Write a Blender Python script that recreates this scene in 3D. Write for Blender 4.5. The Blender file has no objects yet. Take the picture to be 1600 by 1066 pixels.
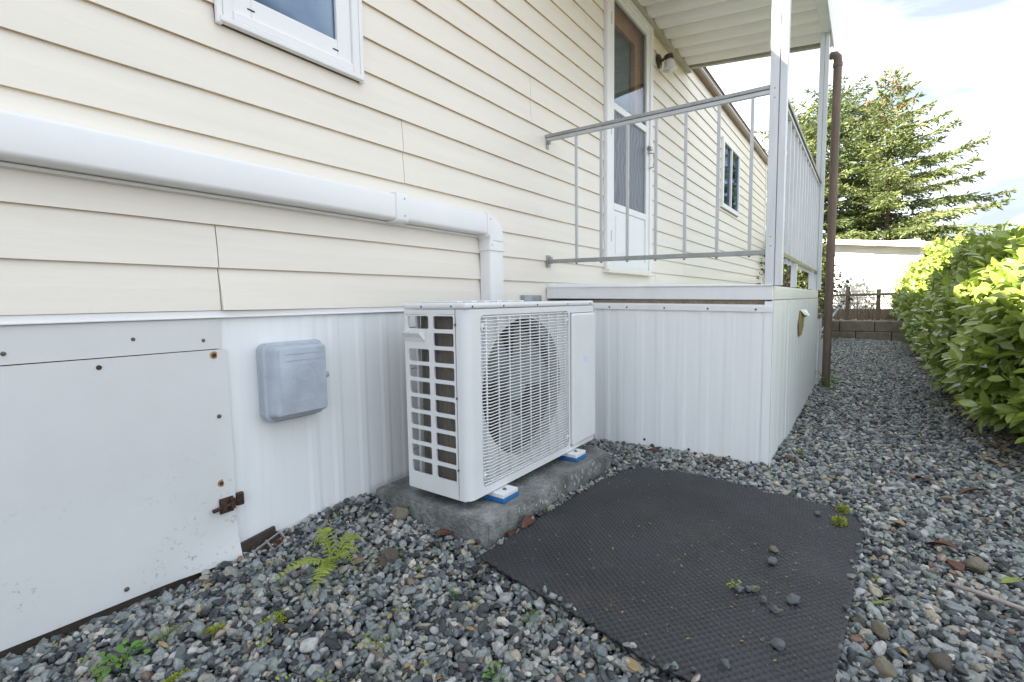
import bpy, bmesh, math, random
import numpy as np
from mathutils import Vector, Matrix

DENOISE = True
R = math.radians
SC = bpy.context.scene
COL = SC.collection
rnd = random.Random(7)

# ------------------------------------------------------------------ camera, sky, sun, exposure
CAM = Vector((0.0, -1.55, 0.79))
def cam_axes(yaw=35.944, pitch=4.667, roll=-0.8204):
    y, p, r = R(yaw), R(pitch), R(roll)
    f = Vector((math.cos(y)*math.cos(p), math.sin(y)*math.cos(p), -math.sin(p)))
    rt = Vector((math.sin(y), -math.cos(y), 0))
    up = rt.cross(f)
    return f, rt*math.cos(r)+up*math.sin(r), up*math.cos(r)-rt*math.sin(r)
FW, RT, UP = cam_axes()
cam_data = bpy.data.cameras.new('camera')
cam = bpy.data.objects.new('camera', cam_data)
COL.objects.link(cam)
cam.matrix_world = Matrix(((RT.x, UP.x, -FW.x, CAM.x), (RT.y, UP.y, -FW.y, CAM.y), (RT.z, UP.z, -FW.z, CAM.z), (0, 0, 0, 1)))
cam_data.sensor_width = 36.0
cam_data.lens = 765/1600*36
cam_data.clip_start = 0.05
cam_data.clip_end = 900
SC.camera = cam

SUN_EL, SUN_AZ = 36.0, -54.0          # azimuth from +Y towards +X
W = bpy.data.worlds.new('World'); SC.world = W
W.use_nodes = True
nt = W.node_tree
for n in list(nt.nodes): nt.nodes.remove(n)
o_ = nt.nodes.new('ShaderNodeOutputWorld')
bg = nt.nodes.new('ShaderNodeBackground'); bg.inputs['Strength'].default_value = 0.13
sky = nt.nodes.new('ShaderNodeTexSky'); sky.sky_type = 'NISHITA'; sky.sun_disc = False
sky.sun_elevation = R(SUN_EL); sky.sun_rotation = R(SUN_AZ) % (2*math.pi)
sky.air_density = 1.0; sky.dust_density = 1.5
tc = nt.nodes.new('ShaderNodeTexCoord')
mp = nt.nodes.new('ShaderNodeMapping'); mp.inputs['Scale'].default_value = (1.0, 1.0, 2.6)
nz = nt.nodes.new('ShaderNodeTexNoise'); nz.inputs['Scale'].default_value = 3.2; nz.inputs['Detail'].default_value = 9; nz.inputs['Roughness'].default_value = 0.6; nz.inputs['Distortion'].default_value = 0.5
cr = nt.nodes.new('ShaderNodeValToRGB')
cr.color_ramp.elements[0].position = 0.26; cr.color_ramp.elements[0].color = (0.86, 0.86, 0.86, 1)
cr.color_ramp.elements[1].position = 0.52; cr.color_ramp.elements[1].color = (0.97, 0.97, 0.97, 1)
nz2 = nt.nodes.new('ShaderNodeTexNoise'); nz2.inputs['Scale'].default_value = 4.0; nz2.inputs['Detail'].default_value = 8; nz2.inputs['Distortion'].default_value = 0.8
cr2 = nt.nodes.new('ShaderNodeValToRGB')
cr2.color_ramp.elements[0].position = 0.40; cr2.color_ramp.elements[0].color = (0.90, 1.00, 1.14, 1)
cr2.color_ramp.elements[1].position = 0.66; cr2.color_ramp.elements[1].color = (3.1, 3.3, 3.58, 1)
mx = nt.nodes.new('ShaderNodeMix'); mx.data_type = 'RGBA'
L = nt.links.new
L(tc.outputs['Generated'], mp.inputs['Vector']); L(mp.outputs['Vector'], nz.inputs['Vector']); L(mp.outputs['Vector'], nz2.inputs['Vector'])
L(nz.outputs['Fac'], cr.inputs['Fac']); L(nz2.outputs['Fac'], cr2.inputs['Fac'])
L(cr.outputs['Color'], mx.inputs['Factor']); L(sky.outputs['Color'], mx.inputs['A']); L(cr2.outputs['Color'], mx.inputs['B'])
L(mx.outputs['Result'], bg.inputs['Color']); L(bg.outputs['Background'], o_.inputs['Surface'])

sd = bpy.data.lights.new('sun', 'SUN'); sd.energy = 4.6; sd.angle = R(0.6); sd.color = (1.0, 0.92, 0.80)
sun = bpy.data.objects.new('sun', sd); COL.objects.link(sun)
to_sun = Vector((math.sin(R(SUN_AZ))*math.cos(R(SUN_EL)), math.cos(R(SUN_AZ))*math.cos(R(SUN_EL)), math.sin(R(SUN_EL))))
sun.rotation_euler = (-to_sun).to_track_quat('-Z', 'Y').to_euler()
sun.location = (-6, 6, 8)

SC.view_settings.view_transform = 'Standard'
SC.view_settings.look = 'None'
SC.view_settings.exposure = 2.68
SC.view_settings.gamma = 1.0
SC.render.engine = 'CYCLES'
SC.cycles.max_bounces = 8
SC.cycles.diffuse_bounces = 4
SC.cycles.use_denoising = DENOISE
SC.cycles.denoiser = 'OPENIMAGEDENOISE'
SC.cycles.denoising_input_passes = 'RGB_ALBEDO_NORMAL'
SC.cycles.denoising_prefilter = 'NONE'
SC.cycles.use_adaptive_sampling = False
SC.cycles.transparent_max_bounces = 12

# ------------------------------------------------------------------ materials
def nodes(m):
    m.use_nodes = True
    t = m.node_tree
    b = next(n for n in t.nodes if n.type == 'BSDF_PRINCIPLED')
    return t, b
def mat(name, col, rough=0.6, var=0.12, scale=6.0, bump=0.0, bscale=60.0, metal=0.0, spec=0.5, stretch=(1, 1, 1), dirt=None, dirt_amt=0.35, dirt_scale=3.0, dirt_lo=0.52, trans=0.0, coat=0.0):
    m = bpy.data.materials.new(name)
    t, b = nodes(m)
    N, K = t.nodes.new, t.links.new
    tcn = N('ShaderNodeTexCoord'); mpn = N('ShaderNodeMapping'); mpn.inputs['Scale'].default_value = stretch
    K(tcn.outputs['Object'], mpn.inputs['Vector'])
    n1 = N('ShaderNodeTexNoise'); n1.inputs['Scale'].default_value = scale; n1.inputs['Detail'].default_value = 7; n1.inputs['Roughness'].default_value = 0.65
    K(mpn.outputs['Vector'], n1.inputs['Vector'])
    mr = N('ShaderNodeMapRange'); mr.inputs['From Min'].default_value = 0.3; mr.inputs['From Max'].default_value = 0.7
    mr.inputs['To Min'].default_value = 1-var; mr.inputs['To Max'].default_value = 1+var*0.5
    K(n1.outputs['Fac'], mr.inputs['Value'])
    hs = N('ShaderNodeHueSaturation'); hs.inputs['Color'].default_value = (*col, 1)
    K(mr.outputs['Result'], hs.inputs['Value'])
    out = hs.outputs['Color']
    if dirt:
        n2 = N('ShaderNodeTexNoise'); n2.inputs['Scale'].default_value = dirt_scale; n2.inputs['Detail'].default_value = 10; n2.inputs['Roughness'].default_value = 0.7
        K(mpn.outputs['Vector'], n2.inputs['Vector'])
        r2 = N('ShaderNodeMapRange'); r2.inputs['From Min'].default_value = dirt_lo; r2.inputs['From Max'].default_value = dirt_lo+0.2; r2.inputs['To Max'].default_value = dirt_amt
        K(n2.outputs['Fac'], r2.inputs['Value'])
        mxn = N('ShaderNodeMix'); mxn.data_type = 'RGBA'; mxn.inputs['B'].default_value = (*dirt, 1)
        K(r2.outputs['Result'], mxn.inputs['Factor']); K(out, mxn.inputs['A']); out = mxn.outputs['Result']
    K(out, b.inputs['Base Color'])
    b.inputs['Roughness'].default_value = rough; b.inputs['Metallic'].default_value = metal
    b.inputs['Specular IOR Level'].default_value = spec
    b.inputs['Coat Weight'].default_value = coat
    if bump:
        n3 = N('ShaderNodeTexNoise'); n3.inputs['Scale'].default_value = bscale; n3.inputs['Detail'].default_value = 5
        K(mpn.outputs['Vector'], n3.inputs['Vector'])
        bp = N('ShaderNodeBump'); bp.inputs['Strength'].default_value = bump; bp.inputs['Distance'].default_value = 0.01
        K(n3.outputs['Fac'], bp.inputs['Height']); K(bp.outputs['Normal'], b.inputs['Normal'])
    if trans:
        tr = N('ShaderNodeBsdfTranslucent'); K(out, tr.inputs['Color'])
        ms = N('ShaderNodeMixShader'); ms.inputs[0].default_value = trans
        o = next(n for n in t.nodes if n.type == 'OUTPUT_MATERIAL')
        K(b.outputs[0], ms.inputs[1]); K(tr.outputs[0], ms.inputs[2]); K(ms.outputs[0], o.inputs['Surface'])
    return m
M = {}
M['siding'] = mat('cream_vinyl', (0.83, 0.775, 0.69), 0.42, 0.04, 2.0, 0.05, 26, stretch=(0.6, 3, 9), dirt=(0.55, 0.50, 0.40), dirt_amt=0.16, dirt_scale=1.6)
M['grime'] = mat('tan_lap_underside', (0.62, 0.48, 0.28), 0.8, 0.3, 12)  # flat tan colour for the underside of every siding lap
M['backing'] = mat('wall_backing', (0.4, 0.3, 0.17), 0.8)
M['white_vinyl'] = mat('white_vinyl', (0.82, 0.82, 0.82), 0.35, 0.03, 3, 0.0)
M['white_trim'] = mat('white_trim_metal', (0.78, 0.79, 0.80), 0.4, 0.06, 5, 0.04, 30, dirt=(0.4, 0.38, 0.34), dirt_amt=0.15)
M['skirt'] = mat('painted_skirting', (0.82, 0.838, 0.842), 0.42, 0.045, 5, 0.04, 30, stretch=(5, 5, 0.3), dirt=(0.50, 0.53, 0.55), dirt_amt=0.18, dirt_scale=3.5)
M['access'] = mat('painted_access_sheet', (0.675, 0.68, 0.68), 0.5, 0.07, 2.5, 0.10, 5, dirt=(0.22, 0.24, 0.26), dirt_amt=0.0)
def add_specks(m):
    t, b = nodes(m); N, K = t.nodes.new, t.links.new
    src = b.inputs['Base Color'].links[0].from_socket
    tcn = N('ShaderNodeTexCoord')
    n1 = N('ShaderNodeTexNoise'); n1.inputs['Scale'].default_value = 75; n1.inputs['Detail'].default_value = 6; n1.inputs['Roughness'].default_value = 0.7
    n2 = N('ShaderNodeTexNoise'); n2.inputs['Scale'].default_value = 7
    sx = N('ShaderNodeSeparateXYZ')
    K(tcn.outputs['Object'], n1.inputs['Vector']); K(tcn.outputs['Object'], n2.inputs['Vector']); K(tcn.outputs['Object'], sx.inputs[0])
    a = N('ShaderNodeMapRange'); a.inputs['From Min'].default_value = 0.57; a.inputs['From Max'].default_value = 0.66
    c = N('ShaderNodeMapRange'); c.inputs['From Min'].default_value = 0.50; c.inputs['From Max'].default_value = 0.60
    d = N('ShaderNodeMapRange'); d.inputs['From Min'].default_value = 0.40; d.inputs['From Max'].default_value = 0.16
    K(n1.outputs['Fac'], a.inputs[0]); K(n2.outputs['Fac'], c.inputs[0]); K(sx.outputs['Z'], d.inputs[0])
    m1 = N('ShaderNodeMath'); m1.operation = 'MULTIPLY'; m2 = N('ShaderNodeMath'); m2.operation = 'MULTIPLY'; m3 = N('ShaderNodeMath'); m3.operation = 'MULTIPLY'; m3.inputs[1].default_value = 0.7
    K(a.outputs[0], m1.inputs[0]); K(c.outputs[0], m1.inputs[1]); K(m1.outputs[0], m2.inputs[0]); K(d.outputs[0], m2.inputs[1]); K(m2.outputs[0], m3.inputs[0])
    mxn = N('ShaderNodeMix'); mxn.data_type = 'RGBA'; mxn.inputs['B'].default_value = (0.16, 0.18, 0.20, 1)
    K(m3.outputs[0], mxn.inputs['Factor']); K(src, mxn.inputs['A']); K(mxn.outputs['Result'], b.inputs['Base Color'])
add_specks(M['access'])
M['rust'] = mat('rusty_iron', (0.05, 0.026, 0.018), 0.85, 0.5, 40, 0.4, 90, dirt=(0.16, 0.075, 0.03), dirt_amt=0.8, dirt_scale=30)
M['rust_stain'] = mat('rust_stain', (0.42, 0.25, 0.10), 0.8, 0.3, 60)
M['screw'] = mat('dark_screw', (0.12, 0.11, 0.10), 0.5, 0.3, 60, metal=0.4)
M['box'] = mat('weathered_grey_plastic', (0.43, 0.475, 0.535), 0.55, 0.16, 14, 0.12, 70, dirt=(0.33, 0.38, 0.45), dirt_amt=0.7, dirt_scale=9)
M['ac'] = mat('ac_white_enamel', (0.73, 0.74, 0.745), 0.36, 0.04, 5, 0.02, 40, dirt=(0.45, 0.42, 0.36), dirt_amt=0.12, dirt_scale=3)
M['ac_dark'] = mat('fan_dark_plastic', (0.05, 0.055, 0.06), 0.5, 0.2, 10)
M['ac_in'] = mat('fan_shroud_grey', (0.22, 0.23, 0.23), 0.5, 0.2, 10)
M['fan'] = mat('fan_grey_plastic', (0.30, 0.33, 0.31), 0.45, 0.2, 12)
M['coil'] = mat('coil_fins', (0.28, 0.25, 0.21), 0.6, 0.3, 30, 0.9, 260, stretch=(6, 6, 0.25), metal=0.3)
M['blue'] = mat('blue_rubber_pad', (0.02, 0.14, 0.36), 0.5, 0.1, 20)
M['sticker'] = mat('pale_sticker', (0.72, 0.70, 0.86), 0.4, 0.2, 80)
M['concrete'] = mat('old_concrete', (0.27, 0.28, 0.27), 0.85, 0.5, 26, 1.0, 90, dirt=(0.085, 0.09, 0.085), dirt_amt=0.8, dirt_scale=7, dirt_lo=0.42)
M['conc_pale'] = mat('pale_concrete_scrape', (0.5, 0.5, 0.48), 0.9, 0.3, 60, 0.4, 90)
M['mat'] = mat('black_rubber', (0.036, 0.037, 0.041), 0.45, 0.35, 4, 0.25, 250, dirt=(0.10, 0.09, 0.075), dirt_amt=0.32, dirt_scale=3.5)
M['rail'] = mat('grey_aluminium_paint', (0.50, 0.51, 0.52), 0.42, 0.12, 9, 0.0, metal=0.25)
M['rail_top'] = mat('worn_grey_rail', (0.34, 0.35, 0.34), 0.42, 0.25, 9, 0.05, 40, metal=0.35)
M['bronze'] = mat('bronze_rail_cap', (0.20, 0.16, 0.11), 0.4, 0.25, 12, metal=0.4)
M['post'] = mat('white_painted_post', (0.66, 0.68, 0.70), 0.4, 0.1, 8, 0.03, 30, stretch=(4, 4, 0.6), dirt=(0.35, 0.35, 0.33), dirt_amt=0.2)
M['canopy'] = mat('canopy_pan_metal', (0.86, 0.84, 0.80), 0.5, 0.08, 4, 0.02, 20, stretch=(4, 0.6, 1))
M['canopy_edge'] = mat('canopy_edge_metal', (0.42, 0.40, 0.34), 0.5, 0.15, 6)
M['brown_metal'] = mat('brown_gutter_metal', (0.16, 0.085, 0.055), 0.45, 0.15, 8)
M['pipe'] = mat('brown_pipe_plastic', (0.165, 0.115, 0.088), 0.6, 0.3, 9, 0.15, 60, stretch=(2, 2, 0.5), dirt=(0.30, 0.22, 0.17), dirt_amt=0.55)
M['wood'] = mat('orange_wood', (0.62, 0.27, 0.10), 0.45, 0.25, 9, 0.05, 40, stretch=(6, 6, 0.5))
M['old_wood'] = mat('weathered_wood', (0.26, 0.21, 0.15), 0.85, 0.4, 12, 0.5, 60, stretch=(1, 4, 4))
M['dark_wood'] = mat('dark_wet_wood', (0.055, 0.042, 0.033), 0.8, 0.4, 18, 0.5, 70)
M['room'] = mat('dim_room', (0.16, 0.17, 0.17), 0.8, 0.3, 4)
M['dark'] = mat('dark_gap', (0.02, 0.02, 0.02), 0.9)
M['screen'] = mat('insect_screen', (0.075, 0.085, 0.105), 0.45, 0.3, 6)
def add_moire(m):
    t, b = nodes(m); N, K = t.nodes.new, t.links.new
    tcn = N('ShaderNodeTexCoord'); w = N('ShaderNodeTexWave'); w.inputs['Scale'].default_value = 5; w.inputs['Distortion'].default_value = 16; w.inputs['Detail'].default_value = 1; w.inputs['Detail Scale'].default_value = 0.8
    K(tcn.outputs['Object'], w.inputs['Vector'])
    c = N('ShaderNodeValToRGB'); c.color_ramp.elements[0].color = (0.10, 0.115, 0.145, 1); c.color_ramp.elements[1].color = (0.17, 0.185, 0.22, 1)
    K(w.outputs['Fac'], c.inputs[0]); K(c.outputs[0], b.inputs['Base Color'])
add_moire(M['screen'])
M['lamp_metal'] = mat('lamp_bronze', (0.09, 0.075, 0.06), 0.35, 0.2, 20, metal=0.6)
M['lamp_glass'] = mat('frosted_lamp_glass', (0.72, 0.74, 0.72), 0.25, 0.05, 5, coat=0.3)
M['silver'] = mat('worn_silver', (0.42, 0.42, 0.42), 0.4, 0.2, 20, metal=0.5)
M['shed'] = mat('white_shed_paint', (0.72, 0.72, 0.71), 0.6, 0.06, 3)
M['shed_roof'] = mat('grey_shed_roof', (0.42, 0.37, 0.31), 0.8, 0.2, 6)
M['block'] = mat('retaining_block', (0.25, 0.215, 0.165), 0.9, 0.4, 5, 0.7, 40, dirt=(0.10, 0.10, 0.07), dirt_amt=0.7, dirt_scale=4)
M['soil'] = mat('dark_soil', (0.055, 0.045, 0.036), 0.95, 0.4, 9, 0.8, 30, dirt=(0.13, 0.09, 0.06), dirt_amt=0.6, dirt_scale=6)
M['bed'] = mat('dark_gravel_bed', (0.020, 0.020, 0.019), 0.95, 0.4, 30)
M['field'] = mat('dry_grassy_ground', (0.20, 0.17, 0.10), 0.95, 0.4, 3, 0.6, 10, dirt=(0.09, 0.11, 0.04), dirt_amt=0.7, dirt_scale=1.5)
M['bark'] = mat('conifer_bark', (0.14, 0.10, 0.07), 0.9, 0.35, 14, 0.6, 30, stretch=(3, 3, 0.6))
M['twig'] = mat('grey_brown_twig', (0.24, 0.19, 0.15), 0.8, 0.3, 20, 0.3, 60)
M['needle'] = mat('conifer_needles', (0.25, 0.31, 0.115), 0.6, 0.5, 1.3, dirt=(0.44, 0.43, 0.19), dirt_amt=0.7, dirt_scale=0.9, trans=0.42)
M['needle_dark'] = mat('dark_conifer_needles', (0.19, 0.26, 0.11), 0.6, 0.5, 1.2, dirt=(0.34, 0.37, 0.15), dirt_amt=0.6, dirt_scale=0.8, trans=0.4)
M['needle_brown'] = mat('brown_cone_clusters', (0.24, 0.12, 0.05), 0.8, 0.4, 3)
M['laurel'] = mat('laurel_leaf', (0.30, 0.39, 0.07), 0.2, 0.4, 3.2, 0.05, 30, dirt=(0.20, 0.35, 0.08), dirt_amt=0.7, dirt_scale=2.1, trans=0.24, spec=0.9)
M['laurel_young'] = mat('young_laurel_leaf', (0.30, 0.38, 0.075), 0.25, 0.35, 4, trans=0.28)
M['shrub'] = mat('shrub_leaf', (0.075, 0.10, 0.018), 0.5, 0.5, 4, trans=0.3)
M['fern'] = mat('fern_green', (0.34, 0.41, 0.055), 0.5, 0.35, 18, trans=0.3)
M['weed'] = mat('weed_green', (0.16, 0.33, 0.06), 0.5, 0.3, 20, trans=0.3)
M['moss'] = mat('yellow_moss', (0.30, 0.33, 0.05), 0.9, 0.5, 40, 0.5, 120)
M['dead_leaf'] = mat('dead_leaf_rust', (0.15, 0.06, 0.037), 0.6, 0.4, 25, 0.2, 60, trans=0.15)
M['tan_leaf'] = mat('dead_leaf_tan', (0.36, 0.26, 0.12), 0.6, 0.3, 25, trans=0.15)
M['green_leaf'] = mat('fallen_green_leaf', (0.26, 0.33, 0.07), 0.45, 0.3, 25, trans=0.15)
M['rock'] = mat('tan_rock', (0.30, 0.265, 0.19), 0.85, 0.45, 14, 0.7, 40, dirt=(0.09, 0.08, 0.06), dirt_amt=0.6, dirt_scale=10)
M['rock_brown'] = mat('brown_rock', (0.15, 0.125, 0.10), 0.85, 0.45, 14, 0.7, 40)
M['rock_grey'] = mat('blue_grey_stone', (0.13, 0.14, 0.15), 0.7, 0.4, 25, 0.5, 70, dirt=(0.3, 0.29, 0.26), dirt_amt=0.4, dirt_scale=40)
M['stick'] = mat('bleached_stick', (0.36, 0.30, 0.27), 0.8, 0.3, 30, 0.3, 60)
def glass_mat(name, tint, refl, rough=0.02):
    m = bpy.data.materials.new(name); m.use_nodes = True
    t = m.node_tree; N, K = t.nodes.new, t.links.new
    for n in list(t.nodes): t.nodes.remove(n)
    o = N('ShaderNodeOutputMaterial'); tr = N('ShaderNodeBsdfTransparent'); tr.inputs[0].default_value = (*tint, 1)
    gl = N('ShaderNodeBsdfGlossy'); gl.inputs['Roughness'].default_value = rough; gl.inputs[0].default_value = (0.9, 0.95, 1, 1)
    lw = N('ShaderNodeLayerWeight'); lw.inputs[0].default_value = 0.35
    mr = N('ShaderNodeMapRange'); mr.inputs['To Min'].default_value = refl; mr.inputs['To Max'].default_value = min(1, refl+0.14)
    ms = N('ShaderNodeMixShader')
    K(lw.outputs['Fresnel'], mr.inputs[0]); K(mr.outputs[0], ms.inputs[0]); K(tr.outputs[0], ms.inputs[1]); K(gl.outputs[0], ms.inputs[2]); K(ms.outputs[0], o.inputs[0])
    return m
M['glass'] = glass_mat('window_glass', (0.85, 0.88, 0.9), 0.03)
M['glass_blue'] = glass_mat('tinted_window_glass', (0.5, 0.62, 0.72), 0.08)
M['blind'] = mat('blue_grey_blind', (0.28, 0.38, 0.48), 0.7, 0.15, 3)

# pebbles: colour per instance
def pebble_mat():
    m = bpy.data.materials.new('pebble_stone'); t, b = nodes(m); N, K = t.nodes.new, t.links.new
    oi = N('ShaderNodeObjectInfo'); c = N('ShaderNodeValToRGB'); e = c.color_ramp.elements
    stops = [(0.0, (0.015, 0.017, 0.020)), (0.16, (0.044, 0.052, 0.057)), (0.36, (0.134, 0.155, 0.162)), (0.50, (0.251, 0.276, 0.278)), (0.60, (0.155, 0.180, 0.155)),
             (0.69, (0.334, 0.352, 0.338)), (0.77, (0.352, 0.311, 0.233)), (0.82, (0.162, 0.187, 0.198)), (0.90, (0.475, 0.469, 0.443)), (0.94, (0.037, 0.041, 0.043)), (0.965, (0.245, 0.172, 0.113)), (0.985, (0.581, 0.553, 0.506)), (1.0, (0.231, 0.123, 0.080))]
    e[0].position, e[0].color = stops[0][0], (*stops[0][1], 1)
    e[1].position, e[1].color = stops[-1][0], (*stops[-1][1], 1)
    for p, col in stops[1:-1]:
        x = e.new(p); x.color = (*col, 1)
    K(oi.outputs['Random'], c.inputs[0])
    tcn = N('ShaderNodeTexCoord'); n1 = N('ShaderNodeTexNoise'); n1.noise_dimensions = '4D'; n1.inputs['Scale'].default_value = 1.6; n1.inputs['Detail'].default_value = 8; n1.inputs['Roughness'].default_value = 0.7
    mm = N('ShaderNodeMath'); mm.operation = 'MULTIPLY'; mm.inputs[1].default_value = 90
    K(oi.outputs['Random'], mm.inputs[0]); K(mm.outputs[0], n1.inputs['W']); K(tcn.outputs['Object'], n1.inputs['Vector'])
    mr = N('ShaderNodeMapRange'); mr.inputs['From Min'].default_value = 0.3; mr.inputs['From Max'].default_value = 0.7; mr.inputs['To Min'].default_value = 0.6; mr.inputs['To Max'].default_value = 1.5
    hs = N('ShaderNodeHueSaturation'); K(n1.outputs['Fac'], mr.inputs[0]); K(mr.outputs[0], hs.inputs['Value']); K(c.outputs[0], hs.inputs['Color'])
    # pale mineral specks
    n2 = N('ShaderNodeTexNoise'); n2.inputs['Scale'].default_value = 9; n2.inputs['Detail'].default_value = 3; K(tcn.outputs['Object'], n2.inputs['Vector'])
    r2 = N('ShaderNodeMapRange'); r2.inputs['From Min'].default_value = 0.60; r2.inputs['From Max'].default_value = 0.72; r2.inputs['To Max'].default_value = 0.45
    K(n2.outputs['Fac'], r2.inputs[0])
    mxn = N('ShaderNodeMix'); mxn.data_type = 'RGBA'; mxn.inputs['B'].default_value = (0.33, 0.34, 0.33, 1)
    K(r2.outputs[0], mxn.inputs['Factor']); K(hs.outputs[0], mxn.inputs['A']); K(mxn.outputs['Result'], b.inputs['Base Color'])
    b.inputs['Roughness'].default_value = 0.40
    bp = N('ShaderNodeBump'); bp.inputs['Strength'].default_value = 0.35; bp.inputs['Distance'].default_value = 0.1
    K(n1.outputs['Fac'], bp.inputs['Height']); K(bp.outputs[0], b.inputs['Normal'])
    return m
M['pebble'] = pebble_mat()

# ------------------------------------------------------------------ mesh helpers
class MB:
    def __init__(self): self.v, self.f = [], []
    def add(self, vs, fs):
        o = len(self.v); self.v += [tuple(p) for p in vs]; self.f += [tuple(i+o for i in q) for q in fs]; return self
    def box(self, x0, x1, y0, y1, z0, z1):
        vs = [(x, y, z) for x in (x0, x1) for y in (y0, y1) for z in (z0, z1)]
        return self.add(vs, [(0, 1, 3, 2), (4, 6, 7, 5), (0, 4, 5, 1), (2, 3, 7, 6), (0, 2, 6, 4), (1, 5, 7, 3)])
    def hexa(self, c):   # 8 corners: bottom 4 then top 4
        return self.add(c, [(3, 2, 1, 0), (4, 5, 6, 7), (0, 1, 5, 4), (1, 2, 6, 5), (2, 3, 7, 6), (3, 0, 4, 7)])
    def tube(self, path, r, n=8, cap=True):
        path = [Vector(p) for p in path]; rs = r if isinstance(r, (list, tuple)) else [r]*len(path)
        rings = []; up = None
        for i, p in enumerate(path):
            d = (path[min(i+1, len(path)-1)] - path[max(i-1, 0)]).normalized()
            if up is None: up = Vector((0, 0, 1)) if abs(d.z) < 0.9 else Vector((1, 0, 0))
            s = d.cross(up).normalized(); up = s.cross(d).normalized()
            rings.append([p + (s*math.cos(a) + up*math.sin(a))*rs[i] for a in [2*math.pi*k/n for k in range(n)]])
        vs = [q for g in rings for q in g]; fs = []
        for i in range(len(path)-1):
            for k in range(n):
                fs.append((i*n+k, i*n+(k+1) % n, (i+1)*n+(k+1) % n, (i+1)*n+k))
        if cap: fs += [tuple(reversed(range(n))), tuple(range((len(path)-1)*n, len(path)*n))]
        return self.add(vs, fs)
    def bar(self, a, b, w, h):   # square bar between two points
        a, b = Vector(a), Vector(b); d = (b-a).normalized()
        up = Vector((0, 0, 1)) if abs(d.z) < 0.9 else Vector((1, 0, 0))
        s = d.cross(up).normalized()*w/2; u = s.cross(d).normalized()*h/2
        return self.hexa([a-s-u, a+s-u, b+s-u, b-s-u, a-s+u, a+s+u, b+s+u, b-s+u])
    def prism(self, poly, ax, a, b):   # poly in the two other axes (in order), extruded along ax
        def mk(p, t):
            q = list(p); q.insert(ax, t); return q
        n = len(poly)
        vs = [mk(p, a) for p in poly] + [mk(p, b) for p in poly]
        fs = [tuple(range(n)), tuple(reversed(range(n, 2*n)))] + [(i, n+i, n+(i+1) % n, (i+1) % n) for i in range(n)]
        return self.add(vs, fs)
    def disc(self, c, nrm, r, t, n=10):
        c, nrm = Vector(c), Vector(nrm).normalized()
        return self.tube([c, c+nrm*t], r, n)
    def cap_dome(self, c, nrm, r, h, n=10):
        c, nrm = Vector(c), Vector(nrm).normalized()
        return self.tube([c, c+nrm*h*0.5, c+nrm*h], [r, r*0.85, r*0.35], n)

ORG = {}
COUNT = {}
def link_mesh(name, me, parent=None):
    o = bpy.data.objects.new(name, me); COL.objects.link(o)
    if parent is not None: o.parent = parent
    return o
def fin(me, smooth=False, fix=True):
    if fix:
        bm = bmesh.new(); bm.from_mesh(me); bmesh.ops.recalc_face_normals(bm, faces=bm.faces); bm.to_mesh(me); bm.free()
    if smooth: me.polygons.foreach_set('use_smooth', [True]*len(me.polygons))
    me.update()
def build(name, mb, m, parent=None, bevel=0.0, smooth=False, label=None, seg=2, auto=None, kind=None, fix=True):
    """links the gathered shapes as one mesh; under a parent the mesh is written relative to its thing's base"""
    org = ORG.get(parent.name, Vector()) if parent is not None else Vector()
    me = bpy.data.meshes.new(name)
    me.from_pydata([(p[0]-org.x, p[1]-org.y, p[2]-org.z) for p in mb.v], [], mb.f)
    fin(me, smooth, fix)
    me.materials.append(m)
    o = link_mesh(name, me, parent)
    ORG[o.name] = org
    if bevel:
        b = o.modifiers.new('bevel', 'BEVEL'); b.width = bevel; b.segments = seg; b.limit_method = 'ANGLE'; b.angle_limit = R(40)
    if auto: me.set_sharp_from_angle(angle=R(auto))
    if label: o['label'] = label
    if kind: o['kind'] = kind
    return o
def thing(name, label, cat, loc=(0, 0, 0), group=None):
    o = bpy.data.objects.new(name, None); o.empty_display_size = 0.1; COL.objects.link(o)
    o.location = loc; ORG[o.name] = Vector(loc)
    o['label'] = label; o['category'] = cat
    if group: o['group'] = group
    return o
def solo(o, label, cat, group=None):
    o['label'] = label; o['category'] = cat
    if group: o['group'] = group
    return o
def repeat(o, loc, parent=None, rot=None, scale=None):
    c = o.copy(); COL.objects.link(c); c.location = loc
    if parent is not None: c.parent = parent
    if rot is not None: c.rotation_euler = rot
    if scale is not None: c.scale = scale
    ORG[c.name] = ORG.get(parent.name, Vector()) if parent is not None else Vector(loc)
    return c
def struct(o): o['kind'] = 'structure'; return o
def ring_cell(mb, u0, u1, w0, w1, hu0, hu1, hw0, hw1, rad, put, n=5):
    """a flat rectangular cell with a round-cornered opening; put(u, w) gives the point"""
    hole = []; outer = []
    cs = [(hu1-rad, hw1-rad, 0, (u1, w1)), (hu0+rad, hw1-rad, 90, (u0, w1)), (hu0+rad, hw0+rad, 180, (u0, w0)), (hu1-rad, hw0+rad, 270, (u1, w0))]
    for cx, cw, a0, oc in cs:
        for k in range(n+1):
            a = R(a0 + 90*k/n); hole.append((cx+rad*math.cos(a), cw+rad*math.sin(a))); outer.append(oc)
    n2 = len(hole)
    vs = [put(*p) for p in hole] + [put(*p) for p in outer]
    fs = []
    for i in range(n2):
        j = (i+1) % n2
        if outer[i] == outer[j]: fs.append((i, j, n2+i))
        else: fs.append((i, j, n2+j, n2+i))
    mb.add(vs, fs)

# ------------------------------------------------------------------ ground
mb = MB()
mb.add([(-80, -120, -0.02), (200, -120, -0.02), (200, 120, -0.02), (-80, 120, -0.02)], [(0, 1, 2, 3)])
ground = struct(build('ground', mb, M['soil'], fix=False))
mb = MB()      # raised ground beyond the block wall, one terrace
mb.box(11.12, 160, -100, 100, -0.019, 0.315)
terrace = struct(build('terrace', mb, M['field']))

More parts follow.
